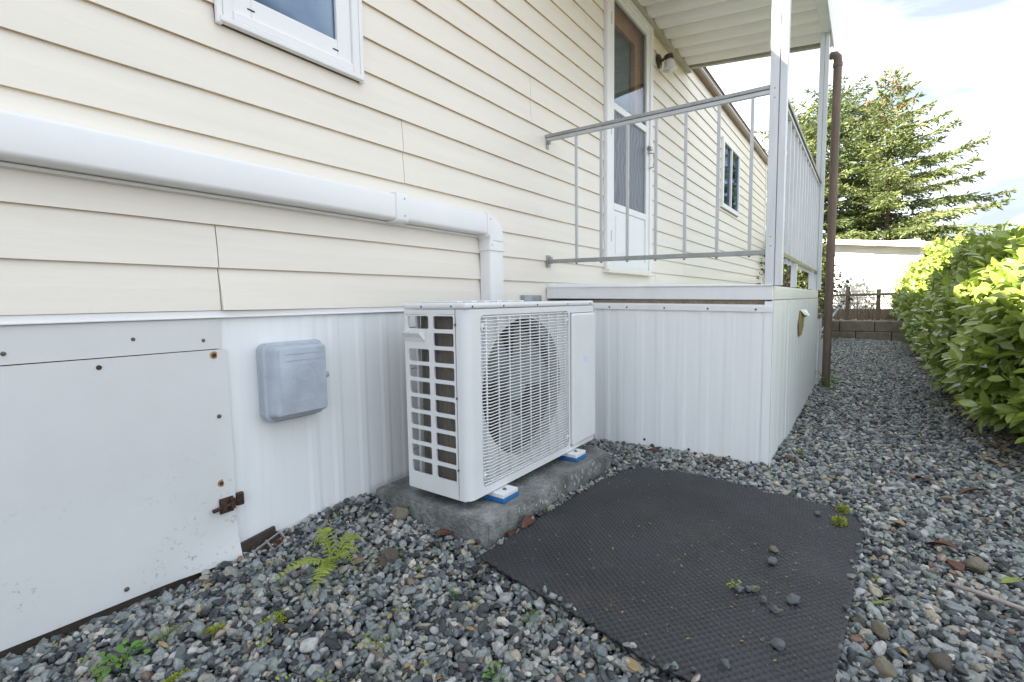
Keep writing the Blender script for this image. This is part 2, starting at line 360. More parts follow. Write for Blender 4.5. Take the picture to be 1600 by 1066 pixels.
def ground_z(x, y):
    z = 0.012*np.sin(x*2.1+0.4)*np.cos(y*2.7) + 0.006*np.sin(x*7.3+y*5.1)
    z = z + 0.035*np.exp(-((x-1.05)**2/0.10 + (y+0.02)**2/0.02))          # mound by the slab and the skirting
    z = z - 0.024*np.exp(-(y/0.07)**2)*np.clip((0.62-x)/0.1, 0, 1)
    z = z + 0.03*np.clip((-2.15-y)/0.4, 0, 1.5)
    return z
# gravel bed: pebbles set on points (dark base sheet under them)
nx, ny = 150, 44
xs = np.linspace(-0.9, 10.75, nx); ys = np.linspace(0.03, -2.75, ny)
gv = [(x, y, float(ground_z(x, y))-0.012) for x in xs for y in ys]
gf = [(i*ny+j, (i+1)*ny+j, (i+1)*ny+j+1, i*ny+j+1) for i in range(nx-1) for j in range(ny-1)]
me = bpy.data.meshes.new('gravel_bed'); me.from_pydata(gv, [], gf); fin(me, True); me.materials.append(M['soil'])
me.materials.clear(); me.materials.append(M['bed'])
gb = link_mesh('gravel_path', me); struct(gb)

MAT_POLY = [(1.08, -0.632), (1.534, -0.655), (1.90, -0.672), (2.03, -0.690), (2.10, -0.752), (2.125, -1.011), (2.084, -1.263), (2.045, -1.475), (1.998, -1.572), (1.702, -1.556), (1.371, -1.543), (1.102, -1.524), (0.985, -1.478), (0.952, -1.304), (0.953, -1.2), (1.005, -1.0)]
def in_poly(x, y, poly):
    ins = np.zeros(len(x), bool); n = len(poly)
    for i in range(n):
        x0, y0 = poly[i]; x1, y1 = poly[(i+1) % n]
        c = ((y0 > y) != (y1 > y)) & (x < (x1-x0)*(y-y0)/(y1-y0+1e-12)+x0)
        ins ^= c
    return ins
def shrink(poly, d):
    cx = sum(p[0] for p in poly)/len(poly); cy = sum(p[1] for p in poly)/len(poly)
    out = []
    for x, y in poly:
        l = math.hypot(x-cx, y-cy); out.append((cx+(x-cx)*(l-d)/l, cy+(y-cy)*(l-d)/l))
    return out
rng = np.random.default_rng(11)
def pebble_points(step, zoff, jit=0.5):
    gx = np.arange(-0.85, 10.75, step); gy = np.arange(-2.72, 0.005, step)
    X, Y = np.meshgrid(gx, gy); X = X.ravel(); Y = Y.ravel()
    X = X + rng.uniform(-jit, jit, len(X))*step; Y = Y + rng.uniform(-jit, jit, len(Y))*step
    k = (Y < -0.004) | (X > 9.95)
    k &= ~((X > 2.462) & (X < 4.95) & (Y > -1.21))
    k &= ~((X > 1.155) & (X < 2.09) & (Y > -0.605) & (Y < -0.045))
    k &= ~in_poly(X, Y, shrink(MAT_POLY, 0.035))
    k &= rng.uniform(0, 1, len(X)) > np.clip((-2.12-Y)/0.5, 0, 0.93)*np.clip((X-3)/2.0, 0.1, 1)
    X, Y = X[k], Y[k]
    Z = ground_z(X, Y) + zoff + rng.uniform(-0.004, 0.005, len(X))
    s = np.exp(rng.normal(0, 0.36, len(X)))*0.0088
    s = np.clip(s, 0.004, 0.0185)
    return X, Y, Z, s
def edge_pebbles(n):
    P = np.array(MAT_POLY); k = rng.integers(0, len(P), n); t = rng.uniform(0, 1, n)
    q = P[k]*(1-t[:, None])+P[(k+1) % len(P)]*t[:, None]; c = P.mean(0); d = c-q; d /= np.linalg.norm(d, axis=1, keepdims=True)
    q = q+d*np.abs(rng.normal(0, 0.009, n))[:, None]
    s = np.clip(np.exp(rng.normal(0, 0.3, n))*0.0075, 0.004, 0.013)
    return q[:, 0], q[:, 1], ground_z(q[:, 0], q[:, 1])*0.6+0.036, s
parts = [edge_pebbles(60), pebble_points(0.0140, -0.002), pebble_points(0.0172, 0.0065), pebble_points(0.029, 0.0135)]
X = np.concatenate([p[0] for p in parts]); Y = np.concatenate([p[1] for p in parts]); Z = np.concatenate([p[2] for p in parts]); S = np.concatenate([p[3] for p in parts])
n = len(X)
gm = bpy.data.meshes.new('gravel'); gm.vertices.add(n); gm.vertices.foreach_set('co', np.stack([X, Y, Z], 1).ravel())
a = gm.attributes.new('turn', 'FLOAT_VECTOR', 'POINT'); a.data.foreach_set('vector', np.stack([rng.normal(0, 0.5, n), rng.normal(0, 0.5, n), rng.uniform(0, 6.28, n)], 1).ravel())
a = gm.attributes.new('size', 'FLOAT_VECTOR', 'POINT'); a.data.foreach_set('vector', np.stack([S*rng.uniform(0.95, 1.5, n), S*rng.uniform(0.75, 1.05, n), S*rng.uniform(0.45, 0.85, n)], 1).ravel())
a = gm.attributes.new('which', 'INT', 'POINT'); a.data.foreach_set('value', rng.integers(0, 14, n).astype(np.int32))
gm.update()
gravel = link_mesh('gravel', gm); gravel['kind'] = 'stuff'
gm.materials.append(M['pebble'])
pc = bpy.data.collections.new('pebble_shapes')
def stone_mesh(name, seed, subdiv=3, amp=0.25, freq=1.2, cuts=9):
    bm = bmesh.new(); bmesh.ops.create_icosphere(bm, subdivisions=subdiv, radius=1.0)
    r = random.Random(seed); off = Vector((r.uniform(0, 50), r.uniform(0, 50), r.uniform(0, 50)))
    from mathutils import noise
    planes = []
    for _ in range(cuts):
        d = Vector((r.gauss(0, 1), r.gauss(0, 1), r.gauss(0, 1))).normalized(); planes.append((d, r.uniform(0.55, 0.85)))
    for v in bm.verts:
        p = v.co.copy()
        for d, l in planes:
            e = p.dot(d)-l
            if e > 0: p -= d*e*0.92
        p *= 1 + amp*noise.noise(v.co*freq+off) + 0.04*noise.noise(v.co*4+off)
        v.co = p
    me = bpy.data.meshes.new(name); bm.to_mesh(me); bm.free()
    me.polygons.foreach_set('use_smooth', [True]*len(me.polygons)); me.update()
    return me
for i in range(14):
    me = stone_mesh('pebble', 100+i); me.materials.append(M['pebble'])
    pc.objects.link(bpy.data.objects.new('pebble', me))
ng = bpy.data.node_groups.new('set_pebbles', 'GeometryNodeTree')
ng.interface.new_socket('Geometry', in_out='INPUT', socket_type='NodeSocketGeometry'); ng.interface.new_socket('Geometry', in_out='OUTPUT', socket_type='NodeSocketGeometry')
gi = ng.nodes.new('NodeGroupInput'); go = ng.nodes.new('NodeGroupOutput')
ip = ng.nodes.new('GeometryNodeInstanceOnPoints'); ip.inputs['Pick Instance'].default_value = True
ci = ng.nodes.new('GeometryNodeCollectionInfo'); ci.inputs['Collection'].default_value = pc; ci.inputs['Separate Children'].default_value = True; ci.inputs['Reset Children'].default_value = True
def nattr(nm, ty):
    q = ng.nodes.new('GeometryNodeInputNamedAttribute'); q.data_type = ty; q.inputs['Name'].default_value = nm
    return next(s for s in q.outputs if s.enabled and s.name == 'Attribute')
ng.links.new(gi.outputs[0], ip.inputs['Points']); ng.links.new(ci.outputs[0], ip.inputs['Instance'])
ng.links.new(nattr('turn', 'FLOAT_VECTOR'), ip.inputs['Rotation']); ng.links.new(nattr('size', 'FLOAT_VECTOR'), ip.inputs['Scale']); ng.links.new(nattr('which', 'INT'), ip.inputs['Instance Index'])
ng.links.new(ip.outputs[0], go.inputs[0])
md = gravel.modifiers.new('pebbles', 'NODES'); md.node_group = ng

# ------------------------------------------------------------------ the mobile home
home = thing('mobile_home', 'long cream mobile home clad in horizontal lap siding with white skirting', 'house', (4.6, 2.1, 0))
X0, X1, ZS, ZT, LAP = -4.0, 9.9, 0.775, 3.20, 0.1245
mb = MB(); mb.box(X0, X1, 0.004, 0.02, 0.70, ZT)
mb.box(X0, X0+0.02, 0.02, 4.2, 0.0, ZT); mb.box(X1-0.02, X1, 0.02, 4.2, 0.0, ZT); mb.box(X0, X1, 4.18, 4.2, 0.0, ZT)
openings = [(0.70, 1.20, 1.595, 2.62), (3.255, 4.165, 0.995, 3.04), (6.62, 7.60, 1.92, 2.80)]
# backing wall of strips round the openings
mb = MB()
mb.box(X0, X0+0.02, 0.03, 4.2, 0.0, ZT); mb.box(X1-0.02, X1, 0.03, 4.2, 0.0, ZT); mb.box(X0, X1, 4.18, 4.21, 0.0, ZT)
xa = X0
for (a0, a1, b0, b1) in openings:
    mb.box(xa, a0+0.02, 0.004, 0.028, 0.70, ZT); mb.box(a0+0.02, a1-0.02, 0.004, 0.028, 0.70, b0+0.02); mb.box(a0+0.02, a1-0.02, 0.004, 0.028, b1-0.02, ZT); xa = a1-0.02
mb.box(xa, X1, 0.004, 0.028, 0.70, ZT)
wall = build('wall', mb, M['backing'], home)
def board(x0, x1, z0, z1, full0, seed, tilt=0.0):
    """one lap of vinyl siding: lip below, slight bend halfway up"""
    r = random.Random(seed)
    n = max(2, int((x1-x0)/0.12)+1)
    def prof(z):
        t = (z-full0)/LAP
        if t < 0.02: return -0.0130
        if t < 0.52: return -0.0130+0.0035*(t/0.52)
        return -0.0095+0.0065*((t-0.52)/0.48)
    zs = [z for z in (full0, full0+0.006, full0+0.064, full0+LAP+0.008) if z0-1e-6 <= z <= z1+1e-6]
    if not zs or zs[0] > z0+0.002: zs.insert(0, z0)
    if zs[-1] < z1-0.002: zs.append(z1)
    vs = []; fs = []; m = len(zs)
    ph = r.uniform(0, 6); w = r.uniform(0.0003, 0.0009)
    for i in range(n):
        x = x0+(x1-x0)*i/(n-1)
        dz = w*math.sin(x*3.1+ph)+r.uniform(-1, 1)*0.0005
        vs.append((x, 0.0025, zs[0]+dz))
        for k, z in enumerate(zs): vs.append((x, prof(z)+tilt*(1-(z-full0)/LAP)*max(0, 1-(x-x0)/0.5), z+(dz if k < 2 else 0)))
        vs.append((x, 0.0025, zs[-1]))
    q = m+2
    for i in range(n-1):
        for k in range(q-1): fs.append((i*q+k, (i+1)*q+k, (i+1)*q+k+1, i*q+k+1))
    fs.append(tuple(range(q))); fs.append(tuple(reversed(range((n-1)*q, n*q))))
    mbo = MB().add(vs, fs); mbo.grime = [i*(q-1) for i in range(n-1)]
    return mbo
row = 0; z = ZS
sb = 0
while z < ZT-0.01:
    seg0 = {0: [0.668], 1: [0.668], 4: [1.395], 5: [1.395], 8: [2.33], 9: [2.33]}.get(row, None)
    pair = row//2
    joints = list(seg0) if seg0 else [0.2+((pair*1.37) % 3.4)]
    if row not in (0, 1, 4, 5, 8, 9): joints = [j for j in joints if j > 2.4] or []
    j = (joints[-1] if joints else 1.5)+3.66
    while j < X1-0.4: joints.append(j); j += 3.66
    cuts = [X0]+sorted(joints)+[X1-0.05]
    zt = min(z+LAP+0.008, ZT)
    for c0, c1 in zip(cuts[:-1], cuts[1:]):
        segs = [(c0+0.0015, c1-0.0015, z, zt)]
        for (a0, a1, b0, b1) in openings:
            new = []
            for (s0, s1, q0, q1) in segs:
                if s1 <= a0 or s0 >= a1 or q1 <= b0 or q0 >= b1: new.append((s0, s1, q0, q1)); continue
                if s0 < a0: new.append((s0, a0, q0, q1))
                if s1 > a1: new.append((a1, s1, q0, q1))
                if q0 < b0-0.01: new.append((max(s0, a0), min(s1, a1), q0, b0))
                if q1 > b1+0.01: new.append((max(s0, a0), min(s1, a1), b1, q1))
            segs = new
        for (s0, s1, q0, q1) in segs:
            if s1-s0 < 0.01: continue
            tl = -0.010 if (row == 0 and abs(s0-0.668) < 0.01) else 0.0
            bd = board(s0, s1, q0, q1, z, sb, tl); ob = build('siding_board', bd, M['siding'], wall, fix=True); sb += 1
            ob.data.materials.append(M['grime'])  # second slot colours the lip underside tan, which draws the lap lines
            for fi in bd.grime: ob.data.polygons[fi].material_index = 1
    z += LAP; row += 1
# trim strip under the siding, corner trim, roof, gutter
mb = MB(); mb.box(X0, 2.47, -0.010, 0.004, 0.7535, 0.7745); mb.box(X0, 2.47, -0.016, -0.0105, 0.7525, 0.758)
build('base_trim', mb, M['white_vinyl'], home, bevel=0.002)
mb = MB(); mb.box(X1-0.055, X1+0.02, -0.022, 0.05, 0.74, 3.16)
build('corner_trim', mb, M['siding'], home, bevel=0.004)
mb = MB(); mb.add([(X0-0.2, -0.07, 3.24), (X1+0.15, -0.07, 3.24), (X1+0.15, 4.35, 3.24), (X0-0.2, 4.35, 3.24), (X0-0.2, 2.1, 3.42), (X1+0.15, 2.1, 3.42)], [(0, 1, 5, 4), (2, 3, 4, 5), (0, 4, 3), (1, 2, 5), (0, 3, 2, 1)])
build('roof', mb, M['shed_roof'], home)
mb = MB(); mb.prism([(-0.002, 3.135), (-0.045, 3.135), (-0.062, 3.15), (-0.066, 3.195), (-0.060, 3.198), (-0.056, 3.21), (-0.056, 3.235), (-0.002, 3.235)], 0, X0, X1+0.1)
gut = build('gutter', mb, M['brown_metal'], home)
mb = MB(); mb.box(X0, X1+0.1, -0.0668, -0.0655, 3.176, 3.186)
build('gutter_lip', mb, M['white_trim'], gut)
# skirting
def ribbed(p0, p1, nrm, z0, z1, pitch=0.1, rib=0.035, depth=0.006, thick=0.004, start=0.0, zjit=0.0, seed=1, zfun=None):
    """a sheet along p0-p1 with shallow pressed ribs, nrm the outward normal"""
    r = random.Random(seed)
    p0, p1, nrm = Vector(p0), Vector(p1), Vector(nrm); Ln = (p1-p0).length; d = (p1-p0)/Ln
    us = [(0, 0)]; u = start
    while u < Ln:
        for q, o in ((0.0, 0), (0.014, depth*0.5), (rib, depth*0.5), (rib+0.014, 0)):
            if 0 < u+q < Ln: us.append((u+q, o))
        u += pitch*r.uniform(0.9, 1.1)
    us.append((Ln, 0))
    m = MB(); vs = []; fs = []; k = len(us)
    for (u, o) in us:
        P = p0+d*u+nrm*o
        zt = z1 if zfun is None else zfun(P)
        zb = z0+r.uniform(-1, 1)*zjit
        Q = P-nrm*thick
        vs += [(P.x, P.y, zb), (P.x, P.y, zt), (Q.x, Q.y, zt), (Q.x, Q.y, zb)]
    for i in range(k-1):
        for a in range(4): fs.append((i*4+a, i*4+(a+1) % 4, (i+1)*4+(a+1) % 4, (i+1)*4+a))
    fs += [(0, 1, 2, 3), (k*4-1, k*4-2, k*4-3, k*4-4)]
    return m.add(vs, fs)
mb = MB(); mb.box(X0, X1, 0.03, 0.05, -0.02, 0.70); build('skirting_frame', mb, M['dark'], home)
build('skirting_panel', ribbed((0.655, -0.002, 0), (1.60, -0.002, 0), (0, -1, 0), 0.0, 0.7525, 0.105, 0.035, 0.005, start=0.27, zjit=0.004), M['skirt'], home)
build('skirting_panel', ribbed((X0, -0.002, 0), (-0.752, -0.002, 0), (0, -1, 0), -0.01, 0.7525, 0.105, 0.035, 0.005, start=0.03, seed=12), M['skirt'], home)
build('skirting_panel', ribbed((1.595, -0.0045, 0), (2.49, -0.0045, 0), (0, -1, 0), -0.01, 0.7525, 0.105, 0.035, 0.005, start=0.03, seed=2), M['skirt'], home)
build('skirting_panel', ribbed((2.49, -0.002, 0), (X1, -0.002, 0), (0, -1, 0), -0.01, 0.7525, 0.105, 0.035, 0.005, start=0.03, seed=3), M['skirt'], home)
# access hatch: an upper strip and a door sheet with a bent lower corner
def sheet(x0, x1, y, z0f, z1f, nx, nz, seed, bend=None, thick=0.003, amp=0.0012):
    from mathutils import noise
    vs = []; fs = []
    for i in range(nx+1):
        for k in range(nz+1):
            x = x0+(x1-x0)*i/nx; a, b = z0f(x), z1f(x); zz = a+(b-a)*k/nz
            yy = y+amp*2*noise.noise(Vector((x*4, zz*4, seed)))
            if bend: yy -= bend(x, zz)
            vs.append((x, yy, zz))
    n1 = nz+1; N = len(vs); vs += [(p[0], p[1]+thick, p[2]) for p in vs]
    for i in range(nx):
        for k in range(nz):
            q = (i*n1+k, (i+1)*n1+k, (i+1)*n1+k+1, i*n1+k+1); fs.append(q); fs.append(tuple(N+t for t in reversed(q)))
    rim = [i*n1 for i in range(nx+1)]+[nx*n1+k for k in range(1, n1)]+[i*n1+nz for i in range(nx-1, -1, -1)]+[k for k in range(nz-1, 0, -1)]
    for a, b in zip(rim, rim[1:]+rim[:1]): fs.append((b, a, N+a, N+b))
    return MB().add(vs, fs)
hatch = build('access_strip', sheet(-0.75, 0.664, -0.007, lambda x: 0.6655-0.004*x, lambda x: 0.7515, 30, 3, 2.0), M['access'], home, smooth=True, auto=40)
def bend(x, zz):
    a = max(0, (x-0.50)/0.17); b = max(0, (0.14-zz)/0.12)
    return 0.022*a*b*b + (0.006 if x > 0.672 else 0)
door_sheet = build('access_panel', sheet(-0.75, 0.675, -0.009, lambda x: 0.026-0.03*max(0, (x-0.1))*0.3, lambda x: 0.6630-0.004*x, 44, 18, 5.0, bend), M['access'], home, smooth=True, auto=40)
mb = MB(); mb.box(-0.75, 0.60, -0.004, 0.02, -0.015, 0.028); build('sill_board', mb, M['dark_wood'], home, bevel=0.004)
def screws(parent, pts, y, rusty=(), r0=0.0062):
    for i, (x, zz) in enumerate(pts):
        m = MB(); m.cap_dome((x, y, zz), (0, -1, 0), r0, 0.004)
        o = build('screw', m, M['rust'] if i in rusty else M['screw'], parent, smooth=True)
        if i in rusty:
            ms = MB(); ms.disc((x, y+0.0018, zz), (0, -1, 0), r0*1.8, 0.0006, 14)
            m2 = build('rust_ring', ms, M['rust_stain'], parent)
screws(hatch, [(0.212, 0.690), (0.616, 0.690), (0.45, 0.705)], -0.0075, r0=0.005)
screws(door_sheet, [(0.375, 0.640), (0.641, 0.645), (0.644, 0.463), (0.639, 0.261), (0.394, 0.054), (0.631, 0.052)], -0.0105, rusty=(0, 1, 3, 5))
mb = MB()
mb.box(0.628, 0.668, -0.0145, -0.0105, 0.168, 0.215); mb.tube([(0.606, -0.021, 0.187), (0.686, -0.021, 0.197)], 0.0062, 8)
mb.box(0.630, 0.642, -0.030, -0.0145, 0.176, 0.207); mb.box(0.655, 0.667, -0.030, -0.0145, 0.180, 0.211); mb.box(0.674, 0.694, -0.026, -0.012, 0.182, 0.220)
mb.tube([(0.665, -0.026, 0.192), (0.672, -0.034, 0.205)], 0.004, 6)
build('slide_bolt', mb, M['rust'], door_sheet, bevel=0.0015)
# windows
def window(x0, x1, z0, z1, split, glassm, back, lower=0.11):
    w = build('window', (lambda m: m)(frame_mb(x0, x1, -0.052, 0.02, z0, z1, 0.045)), M['white_vinyl'], home, bevel=0.004)
    return w
def frame_mb(x0, x1, y0, y1, z0, z1, t, tb=None):
    m = MB(); tb = tb or t
    m.box(x0, x0+t, y0, y1, z0, z1); m.box(x1-t, x1, y0, y1, z0, z1); m.box(x0+t, x1-t, y0, y1, z0, z0+tb); m.box(x0+t, x1-t, y0, y1, z1-t, z1)
    return m
# near window (only its lower part is in the picture)
w1 = build('window', frame_mb(0.715, 1.185, -0.030, 0.02, 1.615, 2.61, 0.028), M['white_vinyl'], home, bevel=0.004)
m = frame_mb(0.743, 1.157, -0.020, 0.015, 1.643, 2.582, 0.058, 0.062); build('sash', m, M['white_vinyl'], w1, bevel=0.003)
m = MB(); m.box(0.801, 1.099, -0.008, -0.004, 1.705, 2.524); build('glass', m, M['glass_blue'], w1)
m = MB(); m.box(0.70, 1.20, 0.05, 0.06, 1.60, 2.62); build('blind', m, M['blind'], w1)
for xx in (0.80, 1.09):
    m = MB(); m.box(xx-0.011, xx+0.011, -0.0212, -0.0195, 1.668, 1.672); build('weep_slot', m, M['dark'], w1)
m = MB(); m.box(0.705, 1.195, -0.036, -0.0145, 1.597, 1.614); m.box(0.697, 0.714, -0.030, -0.0145, 1.592, 2.62); m.box(1.186, 1.203, -0.030, -0.0145, 1.592, 2.62)
build('window_trim', m, M['white_vinyl'], w1, bevel=0.003)
# far window, a two-pane slider
w2 = build('window', frame_mb(6.62, 7.60, -0.040, 0.02, 1.93, 2.79, 0.055), M['white_vinyl'], home, bevel=0.004)
m = MB(); m.box(7.09, 7.13, -0.035, 0.015, 1.985, 2.735); build('sash', m, M['white_vinyl'], w2)
m = MB(); m.box(6.675, 7.09, -0.012, -0.008, 1.985, 2.735); build('glass', m, M['glass_blue'], w2)
m = MB(); m.box(7.13, 7.545, -0.020, -0.016, 1.985, 2.735); build('glass', m, M['glass_blue'], w2)
m = MB(); m.box(6.60, 7.62, 0.05, 0.06, 1.9, 2.8); build('blind', m, M['room'], w2)
# storm door
dr = build('storm_door', frame_mb(3.262, 4.158, -0.036, 0.02, 1.01, 3.03, 0.062, 0.02), M['white_vinyl'], home, bevel=0.003)
m = MB(); m.box(3.324, 3.392, -0.028, 0.0, 1.03, 2.968); m.box(4.028, 4.096, -0.028, 0.0, 1.03, 2.968)
m.box(3.392, 4.028, -0.028, 0.0, 2.925, 2.968); m.box(3.392, 4.028, -0.028, 0.0, 2.155, 2.205); m.box(3.392, 4.028, -0.028, 0.0, 1.445, 1.495); m.box(3.392, 4.028, -0.028, 0.0, 1.03, 1.09)
build('door_rail', m, M['white_vinyl'], dr, bevel=0.004)
m = MB(); m.box(3.392, 4.028, -0.018, -0.004, 1.09, 1.445); m.box(3.44, 3.98, -0.0215, -0.018, 1.13, 1.405); build('kick_panel', m, M['white_vinyl'], dr, bevel=0.002)
m = MB(); m.box(3.392, 4.028, -0.014, -0.010, 2.205, 2.925); build('upper_glass', m, M['glass'], dr)
m = MB(); m.box(3.392, 4.028, -0.013, -0.010, 1.495, 2.155); build('screen', m, M['screen'], dr)
m = frame_mb(3.33, 4.09, 0.035, 0.07, 1.03, 3.0, 0.17, 1.16); m.box(3.50, 3.92, 0.037, 0.07, 2.19, 2.22)
inner = build('inner_door', m, M['wood'], home, bevel=0.004)
m = frame_mb(3.46, 3.96, 0.028, 0.0345, 2.19, 2.86, 0.045, 0.05); build('inner_moulding', m, M['wood'], inner, bevel=0.004)
m = MB(); m.box(3.49, 3.93, 0.075, 0.08, 2.1, 2.86); build('inner_glass', m, M['room'], inner)
m = MB(); m.box(3.20, 4.20, 0.30, 0.32, 1.0, 3.1); m.box(3.22, 3.245, 0.03, 0.30, 1.0, 3.1); m.box(4.175, 4.20, 0.03, 0.30, 1.0, 3.1); m.box(3.245, 4.175, 0.03, 0.30, 3.06, 3.1)
build('door_recess', m, M['room'], home)
m = MB(); m.box(4.062, 4.085, -0.034, -0.028, 1.98, 2.06); m.box(4.04, 4.09, -0.060, -0.034, 2.02, 2.045)
m.tube([(4.074, -0.034, 2.00), (4.074, -0.075, 1.99), (4.074, -0.080, 1.93), (4.074, -0.070, 1.88), (4.074, -0.034, 1.875)], 0.006, 8)
build('door_handle', m, M['silver'], dr)
m = MB(); m.box(3.25, 4.17, -0.055, 0.02, 0.985, 1.009); build('door_sill', m, M['siding'], dr, bevel=0.003)
for zz in (1.25, 2.0, 2.75):
    m = MB(); m.tube([(3.328, -0.032, zz-0.04), (3.328, -0.032, zz+0.04)], 0.006, 8); build('hinge', m, M['silver'], dr)

# ------------------------------------------------------------------ porch: deck with skirting, railings, posts and canopy
porch = thing('porch', 'raised porch deck with white skirting, grey railings and pan roof canopy', 'porch', (3.7, -0.6, 0))
PX0, PX1, PY = 2.47, 4.97, -1.205
zs = lambda y: 0.024*(y-PY)/1.2          # the deck drains outwards
m = MB(); m.hexa([(PX0, PY, 0.778), (PX0, -0.016, 0.778+zs(0)), (PX0+0.03, -0.016, 0.778+zs(0)), (PX0+0.03, PY, 0.778), (PX0, PY, 0.842), (PX0, -0.016, 0.842+zs(0)), (PX0+0.03, -0.016, 0.842+zs(0)), (PX0+0.03, PY, 0.842)])
build('deck_trim', m, M['white_trim'], porch, bevel=0.003)
m = MB(); m.hexa([(PX0-0.006, PY, 0.8425), (PX0-0.006, -0.016, 0.8425+zs(0)), (PX0+0.012, -0.016, 0.8645+zs(0)), (PX0+0.012, PY, 0.8445), (PX0-0.006, PY, 0.8445), (PX0-0.006, -0.016, 0.8465+zs(0)), (PX0+0.012, -0.016, 0.868+zs(0)), (PX0+0.012, PY, 0.848)])
build('deck_flashing', m, M['white_trim'], porch)
m = MB(); m.box(PX0+0.0305, PX1, PY, PY+0.03, 0.778, 0.842); build('deck_trim', m, M['white_trim'], porch, bevel=0.003)
m = MB(); m.hexa([(PX0+0.031, PY+0.031, 0.80), (PX0+0.031, -0.02, 0.80+zs(0)), (PX1, -0.02, 0.80+zs(0)), (PX1, PY+0.031, 0.80), (PX0+0.031, PY+0.031, 0.838), (PX0+0.031, -0.02, 0.838+zs(0)), (PX1, -0.02, 0.838+zs(0)), (PX1, PY+0.031, 0.838)])
build('deck_floor', m, M['white_trim'], porch)
m = MB(); m.box(PX0+0.012, PX0+0.04, PY+0.02, -0.02, 0.70, 0.79); build('rim_joist', m, M['old_wood'], porch)
side = build('skirting_panel', ribbed((PX0, -0.008, 0), (PX0, -0.505, 0), (-1, 0, 0), -0.01, 0.76, 0.085, 0.03, 0.005, start=0.05, seed=4, zfun=lambda P: 0.752+zs(P.y)), M['skirt'], porch)
side2 = build('skirting_panel', ribbed((PX0-0.003, -0.50, 0), (PX0-0.003, PY+0.006, 0), (-1, 0, 0), -0.005, 0.76, 0.105, 0.04, 0.0035, start=0.06, seed=5, zjit=0.002, zfun=lambda P: 0.752+zs(P.y)), M['skirt'], porch)
m = MB(); m.hexa([(PX0-0.011, PY, 0.724), (PX0-0.011, -0.016, 0.724+zs(0)), (PX0-0.009, -0.016, 0.724+zs(0)), (PX0-0.009, PY, 0.724), (PX0-0.011, PY, 0.748), (PX0-0.011, -0.016, 0.748+zs(0)), (PX0+0.01, -0.016, 0.757+zs(0)), (PX0+0.01, PY, 0.757)])
strip = build('skirting_strip', m, M['white_trim'], porch)
for y in (-0.42, -0.52, -0.72, -0.93, -1.14):
    m = MB(); m.cap_dome((PX0-0.011, y, 0.735+zs(y)), (-1, 0, 0), 0.005, 0.003, 8); build('screw', m, M['screw'], strip, smooth=True)
for y, zz in ((-0.62, 0.05), (-0.85, 0.035), (-1.04, 0.03)):
    m = MB(); m.cap_dome((PX0-0.0067, y, zz), (-1, 0, 0), 0.007, 0.003, 8); build('screw', m, M['rust'], side2, smooth=True)
m = MB(); m.box(PX0-0.0065, PX0-0.0045, PY-0.004, PY+0.03, -0.01, 0.772); m.box(PX0-0.0045, PX0+0.03, PY-0.008, PY-0.006, -0.01, 0.772)
build('corner_angle', m, M['skirt'], porch)
for i, (a, b) in enumerate(((PX0+0.005, 3.05), (3.045, 4.02), (4.015, PX1))):
    build('skirting_panel', ribbed((a, PY-0.0025*(i % 2), 0), (b, PY-0.0025*(i % 2), 0), (0, -1, 0), -0.01, 0.776, 0.16, 0.05, 0.005, start=0.1, seed=8+i), M['skirt'], porch)
m = MB(); m.box(PX1-0.02, PX1, PY+0.004, -0.02, -0.01, 0.80); build('skirting_panel', m, M['skirt'], porch)
m = MB()   # torn place in the front skirting: exposed wood with a curled flap above it
m.prism([(3.47, 0.555), (3.60, 0.545), (3.72, 0.60), (3.70, 0.66), (3.90, 0.655), (3.86, 0.70), (3.52, 0.705), (3.45, 0.63)], 1, PY-0.0125, PY-0.009)
torn = build('torn_patch', m, M['tan_leaf'], porch)
m = MB(); m.hexa([(3.62, PY-0.024, 0.675), (3.86, PY-0.034, 0.665), (3.86, PY-0.032, 0.668), (3.62, PY-0.022, 0.678), (3.50, PY-0.013, 0.708), (3.90, PY-0.013, 0.70), (3.90, PY-0.011, 0.703), (3.50, PY-0.011, 0.711)])
build('torn_flap', m, M['skirt'], porch)
# posts
def post(x0, x1, y0, y1, z0, z1):
    m = MB(); m.box(x0, x1, y0+0.030, y1, z0, z1); m.box(x0+0.006, x1, y0, y0+0.027, z0, z1); m.box(x0+0.014, x1-0.005, y0+0.027, y0+0.030, z0, z1)
    return build('post', m, M['post'], porch, bevel=0.002)
p1 = post(2.475, 2.535, -1.236, -1.170, 0.843, 2.90)
p2 = post(4.82, 4.88, -1.230, -1.168, 0.843, 2.90)
for zz in (1.02, 1.06, 1.66, 1.70):
    m = MB(); m.cap_dome((2.475, -1.190, zz), (-1, 0, 0), 0.004, 0.002, 6); build('rivet', m, M['silver'], p1)
# side railing (towards the camera)
sr = build('side_railing', MB().bar((2.495, -0.002, 1.735), (2.495, -1.170, 1.712), 0.030, 0.018), M['rail_top'], porch, bevel=0.003)
m = MB(); m.bar((2.495, -0.004, 1.716), (2.495, -1.170, 1.693), 0.020, 0.016); build('rail_web', m, M['rail'], sr)
m = MB(); m.bar((2.495, -0.022, 1.019), (2.495, -1.170, 0.993), 0.022, 0.022); build('bottom_rail', m, M['rail_top'], sr, bevel=0.002)
for y in (-0.203, -0.355, -0.506, -0.658, -0.805, -0.957, -1.100):
    zt = 1.735-0.0197*(-y)/1.17*1.17-0.025; zb = 1.019-0.022*(-y)-0.011
    m = MB(); m.box(2.4885, 2.5015, y-0.0065, y+0.0065, zb-0.004, zt); build('baluster', m, M['rail'], sr)
    m = MB(); m.cap_dome((2.495, y, zb-0.004), (0, 0, -1), 0.006, 0.005, 8); build('bolt', m, M['bronze'], sr)
